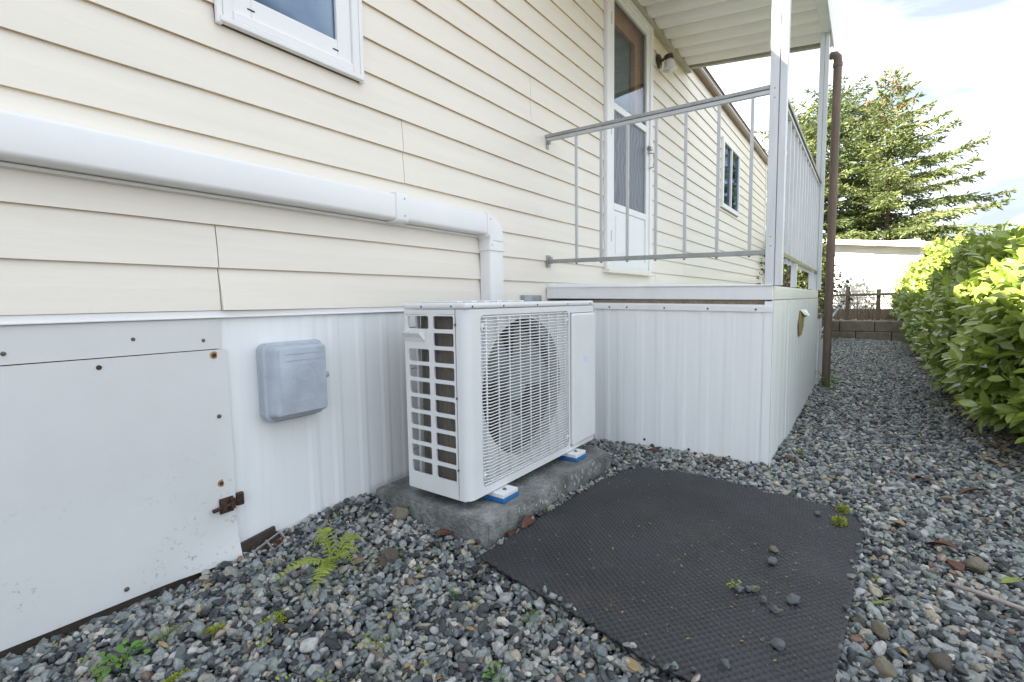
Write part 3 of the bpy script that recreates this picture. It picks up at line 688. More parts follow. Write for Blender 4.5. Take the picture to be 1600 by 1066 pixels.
m = MB(); m.box(2.483, 2.507, -0.018, -0.0138, 1.665, 1.74); m.box(2.489, 2.501, -0.035, -0.0185, 1.69, 1.71); build('wall_bracket', m, M['rail_top'], sr)
m = MB(); m.box(2.476, 2.514, -0.020, -0.0138, 0.985, 1.055); m.box(2.486, 2.504, -0.040, -0.0205, 1.005, 1.045); build('wall_bracket', m, M['silver'], sr)
# front railing
FY = -1.192
fr = build('front_railing', MB().bar((2.536, FY, 1.730), (4.818, FY, 1.722), 0.040, 0.022), M['bronze'], porch, bevel=0.003)
m = MB(); m.bar((2.536, FY, 1.708), (4.818, FY, 1.700), 0.022, 0.018); build('rail_web', m, M['rail'], fr)
m = MB(); m.bar((2.536, FY, 1.005), (4.818, FY, 0.990), 0.024, 0.020); build('bottom_rail', m, M['bronze'], fr)
for k in range(14):
    x = 2.66+k*0.155
    m = MB(); m.box(x-0.008, x+0.008, FY-0.008, FY+0.008, 0.965, 1.70); build('baluster', m, M['post'], fr)
for x in (3.35, 4.42):
    m = MB(); m.box(x-0.015, x+0.015, FY-0.015, FY+0.015, 0.848, 0.985); build('rail_foot', m, M['post'], fr)
# canopy
cz = lambda y: 3.055+0.125*(y+0.07)/1.1     # underside, falls outwards
can = build('canopy', MB().box(2.05, 5.16, -0.062, -0.014, 3.02, 3.075), M['canopy_edge'], porch, bevel=0.004)
k = 0; x = 2.08
while x < 5.06:
    w = 0.2; x2 = min(x+w, 5.10)
    def sec(y):
        q = cz(y); return [(x+0.003, q+0.045), (x+0.003, q+0.050), (x+0.035, q+0.012), (x+0.10, q+0.004), (x2-0.03, q+0.010), (x2-0.004, q+0.040), (x2-0.004, q+0.045), (x2-0.034, q+0.017), (x+0.10, q+0.009), (x+0.037, q+0.018)]
    poly = [(0.002, 0.050), (0.030, 0.010), (0.075, 0.001), (0.125, 0.001), (0.172, 0.010), (0.199, 0.044), (0.199, 0.050), (0.170, 0.016), (0.125, 0.006), (0.075, 0.006), (0.032, 0.016), (0.006, 0.055)]
    ya, yb = -0.060, -1.175
    m = MB(); nn = len(poly)
    vs = [(x+u, ya, cz(ya)+h*1.5-0.02) for u, h in poly]+[(x+u, yb, cz(yb)+h*1.5-0.02) for u, h in poly]
    fs = [tuple(range(nn)), tuple(reversed(range(nn, 2*nn)))]+[(i, nn+i, nn+(i+1) % nn, (i+1) % nn) for i in range(nn)]
    m.add(vs, fs); build('roof_pan', m, M['canopy'], can, smooth=True, auto=50)
    x += w; k += 1
m = MB(); m.hexa([(2.05, -0.06, 3.115), (5.14, -0.06, 3.115), (5.14, -1.22, 2.985), (2.05, -1.22, 2.985), (2.05, -0.06, 3.125), (5.14, -0.06, 3.125), (5.14, -1.22, 2.995), (2.05, -1.22, 2.995)]); build('canopy_deck', m, M['canopy_edge'], can)
m = MB(); m.box(2.05, 5.13, -1.238, -1.172, 2.90, 2.978); build('edge_beam', m, M['white_trim'], can, bevel=0.003)
m = MB(); m.box(2.05, 5.14, -1.246, -1.239, 2.885, 3.0); build('edge_fascia', m, M['white_trim'], can)
m = MB(); m.hexa([(5.10, -0.06, cz(-0.06)-0.012), (5.14, -0.06, cz(-0.06)-0.012), (5.14, -1.17, cz(-1.17)-0.015), (5.10, -1.17, cz(-1.17)-0.015), (5.10, -0.06, cz(-0.06)+0.056), (5.14, -0.06, cz(-0.06)+0.056), (5.14, -1.17, cz(-1.17)+0.05), (5.10, -1.17, cz(-1.17)+0.05)]); build('end_channel', m, M['canopy_edge'], can, bevel=0.003)
# steps at the far end
for i in range(3):
    m = MB(); m.box(4.975+0.26*i, 5.26+0.26*i, -1.225, -0.10, 0.60-0.2*i, 0.64-0.2*i); build('step', m, M['old_wood'], porch, bevel=0.004)
for yy in (-1.222, -0.14):
    m = MB(); m.prism([(4.974, -0.02), (5.80, -0.02), (5.80, 0.198), (5.52, 0.198), (5.52, 0.398), (5.25, 0.398), (5.25, 0.598), (4.974, 0.598)], 1, yy, yy+0.035); build('stringer', m, M['white_trim'], porch)

# ------------------------------------------------------------------ brown drain pipe beside the porch
dp = thing('drain_pipe', 'tall brown drain pipe with an elbow standing beside the far porch post', 'pipe', (4.955, -1.285, 0))
m = MB(); m.tube([(4.955, -1.285, 0.0), (4.955, -1.285, 2.70), (4.956, -1.282, 2.735), (4.96, -1.266, 2.757), (4.97, -1.235, 2.765)], 0.031, 16); build('pipe', m, M['pipe'], dp, smooth=True, auto=50)
m = MB(); m.tube([(4.955, -1.285, 1.13), (4.955, -1.285, 1.155)], 0.034, 16); m.box(4.93, 4.98, -1.25, -1.209, 1.133, 1.152); build('pipe_strap', m, M['pipe'], dp)
m = MB(); m.tube([(4.955, -1.285, 2.66), (4.955, -1.285, 2.69)], 0.035, 16); build('pipe_collar', m, M['pipe'], dp)

# ------------------------------------------------------------------ line cover on the wall, running down behind the unit
lc = thing('pipe_cover', 'white plastic line cover running along the siding and down behind the air conditioner', 'conduit', (1.0, -0.02, 1.1))
def dprof(y0, z0, h, dpt):   # rounded D section (y, z)
    pts = [(y0, z0), (y0, z0+h)]
    for a in (90, 60, 30, 0): pts.append((y0-dpt+0.013-0.013*math.cos(R(a)), z0+h-0.013+0.013*math.sin(R(a))))
    for a in (0, -30, -60, -90): pts.append((y0-dpt+0.013-0.013*math.cos(R(a)), z0+0.013+0.013*math.sin(R(a))))
    return pts
def rot_prof(y0, x0, w, dpt):  # same section standing up: (x, y)
    return [(x0+(zz-0), yy) for yy, zz in dprof(y0, 0, w, dpt)]
m = MB(); m.prism(dprof(-0.014, 1.108, 0.098, 0.066), 0, X0, 1.285); build('cover_run', m, M['white_vinyl'], lc, smooth=True, auto=35)
m = MB(); m.prism(dprof(-0.014, 1.100, 0.112, 0.072), 0, 1.285, 1.345); build('cover_coupling', m, M['white_vinyl'], lc, smooth=True, auto=35)
m = MB(); m.prism(dprof(-0.014, 1.108, 0.098, 0.066), 0, 1.345, 1.845); build('cover_run', m, M['white_vinyl'], lc, smooth=True, auto=35)
m = MB(); m.box(X0, 1.85, -0.013, -0.011, 1.096, 1.107); m.box(X0, 1.85, -0.024, -0.013, 1.098, 1.106); build('cover_back', m, M['white_vinyl'], lc)
# elbow: quarter turn of the same section
m = MB(); pr = dprof(-0.014, 0, 0.112, 0.072); nn = len(pr); cx, czz = 1.84, 1.08
vs = []; st = [0, 8, 22, 38, 54, 70, 82, 90]
for a in st:
    ca, sa = math.cos(R(90-a)), math.sin(R(90-a))
    for yy, hh in pr:
        rr = 0.018+hh
        vs.append((cx+rr*ca*1.04, yy, czz+rr*sa))
fs = [tuple(range(nn)), tuple(reversed(range((len(st)-1)*nn, len(st)*nn)))]
for i in range(len(st)-1):
    for q in range(nn): fs.append((i*nn+q, i*nn+(q+1) % nn, (i+1)*nn+(q+1) % nn, (i+1)*nn+q))
m.add(vs, fs)
el = [(x, y) for x, y in rot_prof(-0.014, 1.858, 0.118, 0.072)]
m.prism(el, 2, 1.035, 1.082)
build('cover_elbow', m, M['white_vinyl'], lc, smooth=True, auto=45)
m = MB(); m.prism(rot_prof(-0.014, 1.864, 0.106, 0.066), 2, 0.30, 1.035); build('cover_drop', m, M['white_vinyl'], lc, smooth=True, auto=35)
for p in ((1.325, -0.086, 1.125), (1.325, -0.086, 1.19), (1.87, -0.0865, 1.06), (1.86, -0.0865, 1.18)):
    m = MB(); m.cap_dome(p, (0, -1, 0), 0.004, 0.002, 8); build('screw', m, M['silver'], lc)

# ------------------------------------------------------------------ grey junction box
jb = thing('junction_box', 'weathered grey plastic utility box on the skirting left of the air conditioner', 'utility box', (0.87, -0.006, 0.55))
def rrect(x0, x1, z0, z1, r, n=4):
    pts = []
    for cx, cz_, a0 in ((x1-r, z1-r, 0), (x0+r, z1-r, 90), (x0+r, z0+r, 180), (x1-r, z0+r, 270)):
        for k in range(n+1): pts.append((cx+r*math.cos(R(a0+90*k/n)), cz_+r*math.sin(R(a0+90*k/n))))
    return pts
def loft(rings, cap=(True, True)):
    m = MB(); nn = len(rings[0]); vs = [p for g in rings for p in g]; fs = []
    for i in range(len(rings)-1):
        for q in range(nn): fs.append((i*nn+q, i*nn+(q+1) % nn, (i+1)*nn+(q+1) % nn, (i+1)*nn+q))
    if cap[0]: fs.append(tuple(range(nn)))
    if cap[1]: fs.append(tuple(reversed(range((len(rings)-1)*nn, len(rings)*nn))))
    return m.add(vs, fs)
def lay(y, poly): return [(x, y, zz) for x, zz in poly]
BX0, BX1, BZ0, BZ1 = 0.765, 0.962, 0.425, 0.667
build('box_base', loft([lay(-0.0035, rrect(BX0, BX1, BZ0, BZ1, 0.022)), lay(-0.040, rrect(BX0, BX1, BZ0, BZ1, 0.022))]), M['box'], jb, bevel=0.004, smooth=True, auto=50)
cv = build('box_cover', loft([lay(-0.0405, rrect(BX0-0.004, BX1+0.004, BZ0-0.004, BZ1+0.004, 0.024)), lay(-0.050, rrect(BX0-0.004, BX1+0.004, BZ0-0.004, BZ1+0.004, 0.024)), lay(-0.053, rrect(BX0+0.004, BX1-0.003, BZ0+0.006, BZ1-0.004, 0.020)), lay(-0.080, rrect(BX0+0.016, BX1-0.004, BZ0+0.012, BZ1-0.010, 0.014)), lay(-0.086, rrect(BX0+0.028, BX1-0.008, BZ0+0.018, BZ1-0.016, 0.010))]), M['box'], jb, bevel=0.002, smooth=True, auto=32)
m = MB(); m.tube([(0.876+0.045*math.cos(R(a)), -0.0862, 0.545+0.052*math.sin(R(a))) for a in range(0, 361, 15)], 0.0006, 4); m.disc((0.876, -0.086, 0.545), (0, -1, 0), 0.005, 0.002, 10)
m.box(0.815, 0.935, -0.0872, -0.0862, 0.632, 0.634); m.box(0.815, 0.935, -0.0872, -0.0862, 0.612, 0.6135); m.box(0.812, 0.9135, -0.0872, -0.0862, 0.480, 0.4815); m.box(0.905, 0.9405, -0.0872, -0.0862, 0.452, 0.472)
build('embossing', m, M['box'], cv)
m = MB(); m.tube([(0.964, -0.025, 0.545), (0.998, -0.025, 0.545)], 0.011, 10); m.box(0.963, 0.985, -0.012, -0.006, 0.52, 0.56); build('box_latch', m, M['box'], jb)
m = MB(); m.box(0.80, 0.94, -0.034, -0.006, 0.4155, 0.4245); build('box_vent', m, M['screw'], jb)

ov = thing('outlet_cover', 'small grey cover plate on the siding just behind the air conditioner', 'electrical cover', (2.28, -0.016, 0.80))
m = MB(); m.box(2.205, 2.395, -0.030, -0.0145, 0.782, 0.822); build('cover_plate', m, M['silver'], ov, bevel=0.003)
m = MB(); m.box(2.212, 2.285, -0.036, -0.0305, 0.788, 0.818); build('cover_flap', m, M['box'], ov, bevel=0.002)

# ------------------------------------------------------------------ wall lamp by the door
wl = thing('wall_lamp', 'bronze porch lamp with a frosted bell shade beside the door', 'lamp', (4.33, -0.015, 2.84))
m = MB(); m.tube([(4.33, -0.014, 2.83), (4.33, -0.030, 2.83), (4.33, -0.040, 2.83)], [0.058, 0.056, 0.030], 20); build('back_plate', m, M['lamp_metal'], wl, smooth=True, auto=40)
m = MB(); m.tube([(4.33, -0.040, 2.83), (4.333, -0.060, 2.838), (4.337, -0.075, 2.862), (4.343, -0.090, 2.868), (4.35, -0.102, 2.85)], 0.012, 8); m.tube([(4.35, -0.102, 2.872), (4.352, -0.103, 2.835)], [0.030, 0.036], 14); build('lamp_arm', m, M['lamp_metal'], wl, smooth=True, auto=50)
m = MB(); m.tube([(4.352, -0.103, 2.834), (4.353, -0.104, 2.81), (4.354, -0.105, 2.775), (4.355, -0.106, 2.745), (4.355, -0.106, 2.738), (4.355, -0.106, 2.745)], [0.030, 0.040, 0.048, 0.058, 0.056, 0.050], 18); build('lamp_shade', m, M['lamp_glass'], wl, smooth=True)

# ------------------------------------------------------------------ concrete slab
def rough_slab():
    from mathutils import noise
    bm = bmesh.new(); bmesh.ops.create_cube(bm, size=1.0)
    sx, sy, sz = 0.925, 0.553, 0.115
    for v in bm.verts: v.co = Vector((v.co.x*sx, v.co.y*sy, v.co.z*sz))
    bmesh.ops.bevel(bm, geom=list(bm.edges), offset=0.006, segments=2, affect='EDGES')
    bmesh.ops.subdivide_edges(bm, edges=[e for e in bm.edges if e.calc_length() > 0.05], cuts=14, use_grid_fill=True)
    for v in bm.verts:
        q = v.co*9; v.co += Vector((noise.noise(q), noise.noise(q+Vector((9, 0, 0))), noise.noise(q+Vector((0, 9, 0)))*0.7))*0.0017
        e = max(0, 0.035-(Vector((sx/2, -sy/2, sz/2))-v.co).length)*0.5; v.co.z -= e; v.co.x -= e*0.6
    me = bpy.data.meshes.new('concrete_slab'); bm.to_mesh(me); bm.free()
    me.polygons.foreach_set('use_smooth', [True]*len(me.polygons)); me.set_sharp_from_angle(angle=R(50)); me.materials.append(M['concrete'])
    return me
slab = link_mesh('concrete_slab', rough_slab()); slab.location = (1.625, -0.327, 0.0275)
solo(slab, 'weathered grey concrete slab lying under the air conditioner', 'slab')
ORG[slab.name] = Vector(slab.location)
m = MB(); rr = random.Random(3)
for k in range(26):
    x = rr.uniform(1.30, 1.98); zz = rr.uniform(0.035, 0.07); w = rr.uniform(0.002, 0.006)
    m.box(x, x+w, -0.6075, -0.6045, zz, zz+rr.uniform(0.006, 0.016))
build('scrape_mark', m, M['conc_pale'], slab, kind='stuff')

# ------------------------------------------------------------------ air conditioner
AX0, AX1, AYF, AYB, AZ0, AZ1 = 1.192, 2.098, -0.503, -0.213, 0.122, 0.787
ac = thing('air_conditioner', 'white outdoor air conditioner unit with round fan grille on a concrete slab', 'air conditioner', (1.645, -0.36, 0.085))
RAD = 0.030
# front shell: flat panel with a round opening, wrapped round the corner onto the side
GX0, GX1, GZ0, GZ1 = AX0+0.073, AX0+0.672, 0.150, 0.744
FCX, FCZ, FR = AX0+0.355, 0.462, 0.264
m = MB()
def rect_to_circle(m, x0, x1, z0, z1, cx, cz_, r, y, n=64):
    a = [2*math.pi*k/n for k in range(n)]
    cor = [math.atan2(zz-cz_, xx-cx) % (2*math.pi) for xx in (x0, x1) for zz in (z0, z1)]
    a = sorted(a+cor); vi = []; vo = []
    for t in a:
        c, s = math.cos(t), math.sin(t)
        k = min((x1-cx)/c if c > 1e-9 else (x0-cx)/c if c < -1e-9 else 1e9, (z1-cz_)/s if s > 1e-9 else (z0-cz_)/s if s < -1e-9 else 1e9)
        vo.append((cx+c*k, y, cz_+s*k)); vi.append((cx+c*r, y, cz_+s*r))
    n = len(a); m.add(vi+vo, [(i, (i+1) % n, n+(i+1) % n, n+i) for i in range(n)])
rect_to_circle(m, GX0, GX1, GZ0, GZ1, FCX, FCZ, FR, AYF+0.012)
# opening throat
nT = 64
vs = [(FCX+FR*math.cos(2*math.pi*k/nT), yy, FCZ+FR*math.sin(2*math.pi*k/nT)) for yy in (AYF+0.012, AYF+0.06) for k in range(nT)]
m.add(vs, [(k, nT+k, nT+(k+1) % nT, (k+1) % nT) for k in range(nT)])
shell_in = m
m = MB()
ring_cell(m, AX0+RAD, AX0+0.685, AZ0, 0.765, GX0, GX1, GZ0, GZ1, 0.020, lambda u, w: (u, AYF, w))
# rim into the recess
rp = rrect(GX0, GX1, GZ0, GZ1, 0.020, 5)
m.add([(x, AYF, zz) for x, zz in rp]+[(x, AYF+0.012, zz) for x, zz in rp], [(i, (i+1) % len(rp), len(rp)+(i+1) % len(rp), len(rp)+i) for i in range(len(rp))])
# bottom band below the service panel
m.add([(AX0+0.685, AYF, AZ0), (AX1, AYF, AZ0), (AX1, AYF, 0.140), (AX0+0.685, AYF, 0.140)], [(0, 1, 2, 3)])
m.add([(AX0+0.685, AYF, 0.735), (AX1, AYF, 0.735), (AX1, AYF, 0.765), (AX0+0.685, AYF, 0.765)], [(0, 1, 2, 3)])
# rounded corner and side return
arc = [(AX0+RAD-RAD*math.sin(R(a)), AYF+RAD-RAD*math.cos(R(a))) for a in (0, 15, 30, 45, 60, 75, 90)]+[(AX0, AYF+0.0445)]
vs = [(x, y, zz) for x, y in arc for zz in (AZ0, 0.765)]
m.add(vs, [(2*i, 2*i+1, 2*i+3, 2*i+2) for i in range(len(arc)-1)])
m.add([(x, y, AZ0) for x, y in [(AX0+RAD, AYF), (AX1, AYF), (AX1, AYF+0.02), (AX0+RAD, AYF+0.03)]], [(0, 1, 2, 3)])
m.add(shell_in.v, shell_in.f)
front = build('front_panel', m, M['ac'], ac, smooth=True, auto=35, fix=False)
# side grid with two columns of openings
m = MB()
put = lambda u, w: (AX0, AYF+u, w)
cols = [(0.0475, 0.155, 0.053, 0.146), (0.155, 0.288, 0.168, 0.268)]
pz = 0.0574; zt0 = 0.7495
for ci_, (c0, c1, h0, h1) in enumerate(cols):
    for k in range(10):
        t = zt0-k*pz; 
        if ci_ == 1 and k == 1:
            m.add([put(c0, t-pz), put(c1, t-pz), put(c1, t), put(c0, t)], [(0, 1, 2, 3)]); continue
        ring_cell(m, c0, c1, t-pz, t, h0, h1, t-pz+0.0065, t-0.0065, 0.006, put, 3)
m.add([put(0.0475, zt0), put(0.288, zt0), put(0.288, 0.765), put(0.0475, 0.765)], [(0, 1, 2, 3)])
m.add([put(0.0475, AZ0), put(0.288, AZ0), put(0.288, zt0-10*pz), put(0.0475, zt0-10*pz)], [(0, 1, 2, 3)])
sg = build('side_grille', m, M['ac'], ac, fix=False)
bmm = bmesh.new(); bmm.from_mesh(sg.data); bmesh.ops.remove_doubles(bmm, verts=bmm.verts, dist=1e-5); bmesh.ops.recalc_face_normals(bmm, faces=bmm.faces); bmm.to_mesh(sg.data); bmm.free()
s_ = sg.modifiers.new('thickness', 'SOLIDIFY'); s_.thickness = 0.006; s_.offset = 0
m = MB(); m.box(AX0-0.010, AX0-0.001, AYF+0.182, AYF+0.292, 0.662, 0.668); m.prism([(AX0-0.030, 0.689), (AX0-0.001, 0.689), (AX0-0.001, 0.672), (AX0-0.012, 0.675), (AX0-0.030, 0.684)], 1, AYF+0.188, AYF+0.286) if False else None
hm = MB(); hm.add([(AX0-0.004, AYF+0.185, 0.655), (AX0-0.004, AYF+0.285, 0.655), (AX0-0.004, AYF+0.285, 0.690), (AX0-0.004, AYF+0.185, 0.690), (AX0-0.019, AYF+0.200, 0.683), (AX0-0.019, AYF+0.285, 0.683), (AX0-0.019, AYF+0.285, 0.690), (AX0-0.019, AYF+0.200, 0.690), (AX0-0.008, AYF+0.205, 0.668), (AX0-0.008, AYF+0.28, 0.668)],
                  [(3, 2, 6, 7), (4, 5, 9, 8), (7, 6, 5, 4), (0, 3, 7, 4), (2, 1, 5, 6), (0, 4, 8), (1, 9, 5), (0, 8, 9, 1)])
build('carry_handle', hm, M['ac'], ac)
# rear corner post, back guard, right side, base, lid
m = MB(); m.box(AX0, AX0+0.012, AYF+0.2885, AYB+0.003, AZ0, 0.765); m.box(AX0+0.050, AX0+0.066, AYB-0.012, AYB, AZ0, 0.765); build('corner_post', m, M['ac'], ac, bevel=0.002)
m = MB()
for k in range(14): m.tube([(AX0+0.07+k*0.062, AYB, AZ0+0.01), (AX0+0.07+k*0.062, AYB, 0.764)], 0.002, 5)
for zz in (0.25, 0.40, 0.55, 0.70): m.tube([(AX0+0.012, AYB, zz), (AX1-0.003, AYB, zz)], 0.002, 5)
build('back_guard', m, M['silver'], ac)
m = MB(); m.box(AX1-0.003, AX1, AYF+0.003, AYB, AZ0, 0.765); build('side_panel', m, M['ac'], ac)
m = MB(); m.box(AX0+0.003, AX1-0.004, AYF+0.021, AYB-0.001, AZ0-0.004, AZ0+0.012); m.box(AX0+0.06, AX0+0.16, AYF+0.10, AYF+0.20, AZ0-0.018, AZ0-0.004); build('base_pan', m, M['ac'], ac)
lid = build('lid', MB().box(AX0-0.004, AX1+0.003, AYF-0.004, AYB+0.004, 0.7655, AZ1), M['ac'], ac, bevel=0.009, seg=3)
for k in range(6):
    m = MB(); m.box(AX0+0.06+k*0.075, AX0+0.09+k*0.075, AYB-0.20, AYB-0.02, AZ1+0.0002, AZ1+0.006); build('lid_rib', m, M['ac'], lid, bevel=0.003)
for k, xx in enumerate((0.03, 0.20, 0.42, 0.66, 0.87)):
    m = MB(); m.cap_dome((AX0+xx, AYF-0.004, 0.774), (0, -1, 0), 0.004, 0.002, 8); build('screw', m, M['screw'], lid)
for yy in (0.06, 0.20):
    m = MB(); m.cap_dome((AX0-0.004, AYF+yy, 0.775), (-1, 0, 0), 0.004, 0.002, 8); build('screw', m, M['screw'], lid)
for zz in (0.715, 0.47, 0.225):
    m = MB(); m.cap_dome((AX0-0.003, AYF+0.0445, zz), (-1, 0, 0), 0.0045, 0.003, 8); build('screw', m, M['screw'], sg)
# service panel, slightly proud
sp = build('service_panel', MB().box(AX0+0.690, AX1+0.004, AYF-0.012, AYF+0.01, 0.1425, 0.7325), M['ac'], ac, bevel=0.010, seg=3)
m = MB(); m.box(AX0+0.790, AX0+0.835, AYF-0.0135, AYF-0.0123, 0.505, 0.535); build('sticker', m, M['sticker'], sp)
# fan, shroud and coil
m = MB(); m.tube([(FCX, AYF+0.0605, FCZ), (FCX, AYF+0.16, FCZ)], FR+0.004, 48, cap=False); build('fan_shroud', m, M['ac_in'], ac, smooth=True, fix=False)
m = MB(); m.tube([(FCX, AYF+0.045, FCZ), (FCX, AYF+0.055, FCZ), (FCX, AYF+0.12, FCZ)], [0.05, 0.062, 0.062], 24); fan = build('fan_hub', m, M['fan'], ac, smooth=True, auto=40)
for b in range(3):
    a0 = 2*math.pi*b/3+0.35; vs = []; fs = []; nr, na = 8, 10
    for i in range(nr+1):
        r = 0.055+(FR-0.015-0.055)*i/nr
        for k in range(na+1):
            t = k/na; wdt = 0.95+0.35*i/nr; a = a0+wdt*(t-0.5)+0.25*(i/nr)
            y = AYF+0.055+0.07*t+0.008*math.sin(math.pi*t)
            vs.append((FCX+r*math.cos(a), y, FCZ+r*math.sin(a)))
    for i in range(nr):
        for k in range(na): fs.append((i*(na+1)+k, i*(na+1)+k+1, (i+1)*(na+1)+k+1, (i+1)*(na+1)+k))
    build('fan_blade', MB().add(vs, fs), M['fan'], fan, smooth=True, fix=False)
m = MB(); m.box(AX0+0.060, AX0+0.66, AYF+0.245, AYF+0.27, AZ0+0.013, 0.764); m.box(AX0+0.022, AX0+0.042, AYF+0.030, AYF+0.205, AZ0+0.013, 0.764)
build('coil', m, M['coil'], ac)
m = MB(); m.box(AX0+0.665, AX0+0.68, AYF+0.02, AYF+0.28, AZ0+0.013, 0.764); build('bulkhead', m, M['ac_in'], ac)
# wire grille
m = MB(); yg = AYF-0.002; npx = 30; pitch = 0.0114; zz = GZ0+0.016
while zz < GZ1-0.012:
    path = []
    for k in range(npx+1):
        x = GX0+0.006+(GX1-GX0-0.012)*k/npx
        e = max(0, 1-(x-GX0)/0.05); e2 = max(0, 1-(GX1-x)/0.04)
        path.append((x, yg+0.010*e*e+0.009*e2*e2, zz+0.0022*math.sin((x-GX0)*95)*max(0, 1-(x-GX0)/0.10)))
    m.tube(path, 0.0023, 5, cap=False); zz += pitch
for k in range(9):
    x = GX0+0.030+k*(GX1-GX0-0.06)/8
    m.tube([(x, yg+0.0035, GZ0+0.008), (x, yg+0.0035, GZ1-0.008)], 0.0034, 5)
for x in (GX0+0.005, GX1-0.005): m.tube([(x, AYF+0.007, GZ0+0.012), (x, AYF+0.007, GZ1-0.012)], 0.0032, 6)
for zq in (GZ0+0.007, GZ1-0.007): m.tube([(GX0+0.01, yg+0.002, zq), (GX1-0.01, yg+0.002, zq)], 0.0032, 6)
gr = build('fan_grille', m, M['ac'], ac, smooth=True)
for x, zq in ((GX0+0.012, GZ1-0.04), (GX1-0.012, GZ1-0.04), (GX0+0.012, GZ0+0.04), (GX1-0.012, GZ0+0.04)):
    m = MB(); m.disc((x, AYF+0.003, zq), (0, -1, 0), 0.010, 0.003, 10); m.cap_dome((x, AYF, zq), (0, -1, 0), 0.004, 0.003, 8); build('grille_clip', m, M['ac'], gr)
    m = MB(); m.cap_dome((x+0.004, AYF-0.0005, zq-0.004), (0, -1, 0), 0.0035, 0.002, 6); build('screw', m, M['screw'], gr)
# feet on blue pads
for x in (AX0+0.170, AX0+0.700):
    for y0, y1 in ((AYF-0.045, AYF+0.05), (AYB-0.05, AYB+0.04)):
        ft = build('foot', MB().box(x-0.045, x+0.045, y0, y1, 0.1015, 0.1175), M['ac'], ac, bevel=0.003)
        m = MB(); m.box(x-0.047, x+0.047, y0-0.003, y1, 0.086, 0.101); build('foot_pad', m, M['blue'], ft, bevel=0.002)
        m = MB(); m.cap_dome((x, (y0+y1)/2-0.02, 0.1175), (0, 0, 1), 0.008, 0.006, 8); build('foot_bolt', m, M['screw'], ft)

# ------------------------------------------------------------------ black rubber mat
def rubber_mat():
    step = 0.0044
    xs = np.arange(0.94, 2.14, step); ys = np.arange(-1.59, -0.62, step)
    nx, ny = len(xs), len(ys)
    Xg, Yg = np.meshgrid(xs, ys, indexing='ij')
    a = R(6.0); u = Xg*math.cos(a)+Yg*math.sin(a); v = -Xg*math.sin(a)+Yg*math.cos(a)
    p = 0.021
    weave = np.sin(2*math.pi*u/p)*np.sin(2*math.pi*v/p)
    Zg = ground_z(Xg, Yg)*0.6+0.031+0.0040*weave+0.0025*np.sin(Xg*9+1)*np.cos(Yg*7)
    ins = in_poly(Xg.ravel(), Yg.ravel(), MAT_POLY).reshape(nx, ny)
    cell = ins[:-1, :-1] & ins[1:, :-1] & ins[1:, 1:] & ins[:-1, 1:]
    idx = np.arange(nx*ny).reshape(nx, ny)
    q = np.stack([idx[:-1, :-1], idx[1:, :-1], idx[1:, 1:], idx[:-1, 1:]], -1)[cell]
    used = np.unique(q); remap = -np.ones(nx*ny, int); remap[used] = np.arange(len(used)); q = remap[q]
    co = np.stack([Xg.ravel(), Yg.ravel(), Zg.ravel()], 1)[used]
    me = bpy.data.meshes.new('rubber_mat')
    me.vertices.add(len(co)); me.vertices.foreach_set('co', co.ravel())
    me.loops.add(q.size); me.loops.foreach_set('vertex_index', q.ravel().astype(np.int32))
    me.polygons.add(len(q)); me.polygons.foreach_set('loop_start', np.arange(0, q.size, 4, dtype=np.int32)); me.polygons.foreach_set('loop_total', np.full(len(q), 4, np.int32))
    me.update(calc_edges=True); me.validate()
    # pull the stair-stepped rim onto the outline
    cnt = {}
    for f in q:
        for s0, s1 in zip(f, np.roll(f, -1)):
            k = (min(s0, s1), max(s0, s1)); cnt[k] = cnt.get(k, 0)+1
    rim = sorted({v for k, c in cnt.items() if c == 1 for v in k})
    P = np.array(MAT_POLY); A = P; B = np.roll(P, -1, 0)
    for vi in rim:
        pt = co[vi, :2]; d = B-A; t = np.clip(((pt-A)*d).sum(1)/(d*d).sum(1), 0, 1); c = A+d*t[:, None]; b = np.argmin(((c-pt)**2).sum(1))
        me.vertices[vi].co.x, me.vertices[vi].co.y = c[b]
    me.polygons.foreach_set('use_smooth', [True]*len(me.polygons))
    me.materials.append(M['mat'])
    return me
rm = link_mesh('rubber_mat', rubber_mat()); solo(rm, 'black dimpled rubber mat lying flat on the grey gravel', 'mat')
s_ = rm.modifiers.new('thickness', 'SOLIDIFY'); s_.thickness = 0.007; s_.offset = -1

# ------------------------------------------------------------------ hedge
H = np.random.default_rng(5)
def hedge_h(x): return 1.24-0.20*np.clip((8.5-x)/4.5, 0, 1)+0.05*np.sin(x*0.9+0.6)+0.04*np.sin(x*2.3)
def hedge_front(x): return -2.17+0.07*np.sin(x*1.7)+0.05*np.sin(x*3.9+1)
def leaf_batch(P, D, Nn, ln, wd):
    """leaf blades as folded six-vertex shapes; P base, D direction, Nn normal"""
    S_ = np.cross(D, Nn); S_ /= np.linalg.norm(S_, axis=1, keepdims=True)+1e-9
    Nn = np.cross(S_, D)
    L_ = ln[:, None]; W_ = wd[:, None]
    v0 = P; v1 = P+D*L_*0.34+S_*W_*0.5+Nn*W_*0.16; v2 = P+D*L_*0.72+S_*W_*0.42+Nn*W_*0.10-Nn*L_*0.05; v3 = P+D*L_-Nn*L_*0.16
    v4 = P+D*L_*0.72-S_*W_*0.42+Nn*W_*0.10-Nn*L_*0.05; v5 = P+D*L_*0.34-S_*W_*0.5+Nn*W_*0.16; v6 = P+D*L_*0.5-Nn*L_*0.02
    V = np.stack([v0, v1, v2, v3, v4, v5, v6], 1)
    return V
LEAF_F = np.array([[0, 1, 6], [1, 2, 6], [2, 3, 6], [3, 4, 6], [4, 5, 6], [5, 0, 6]])
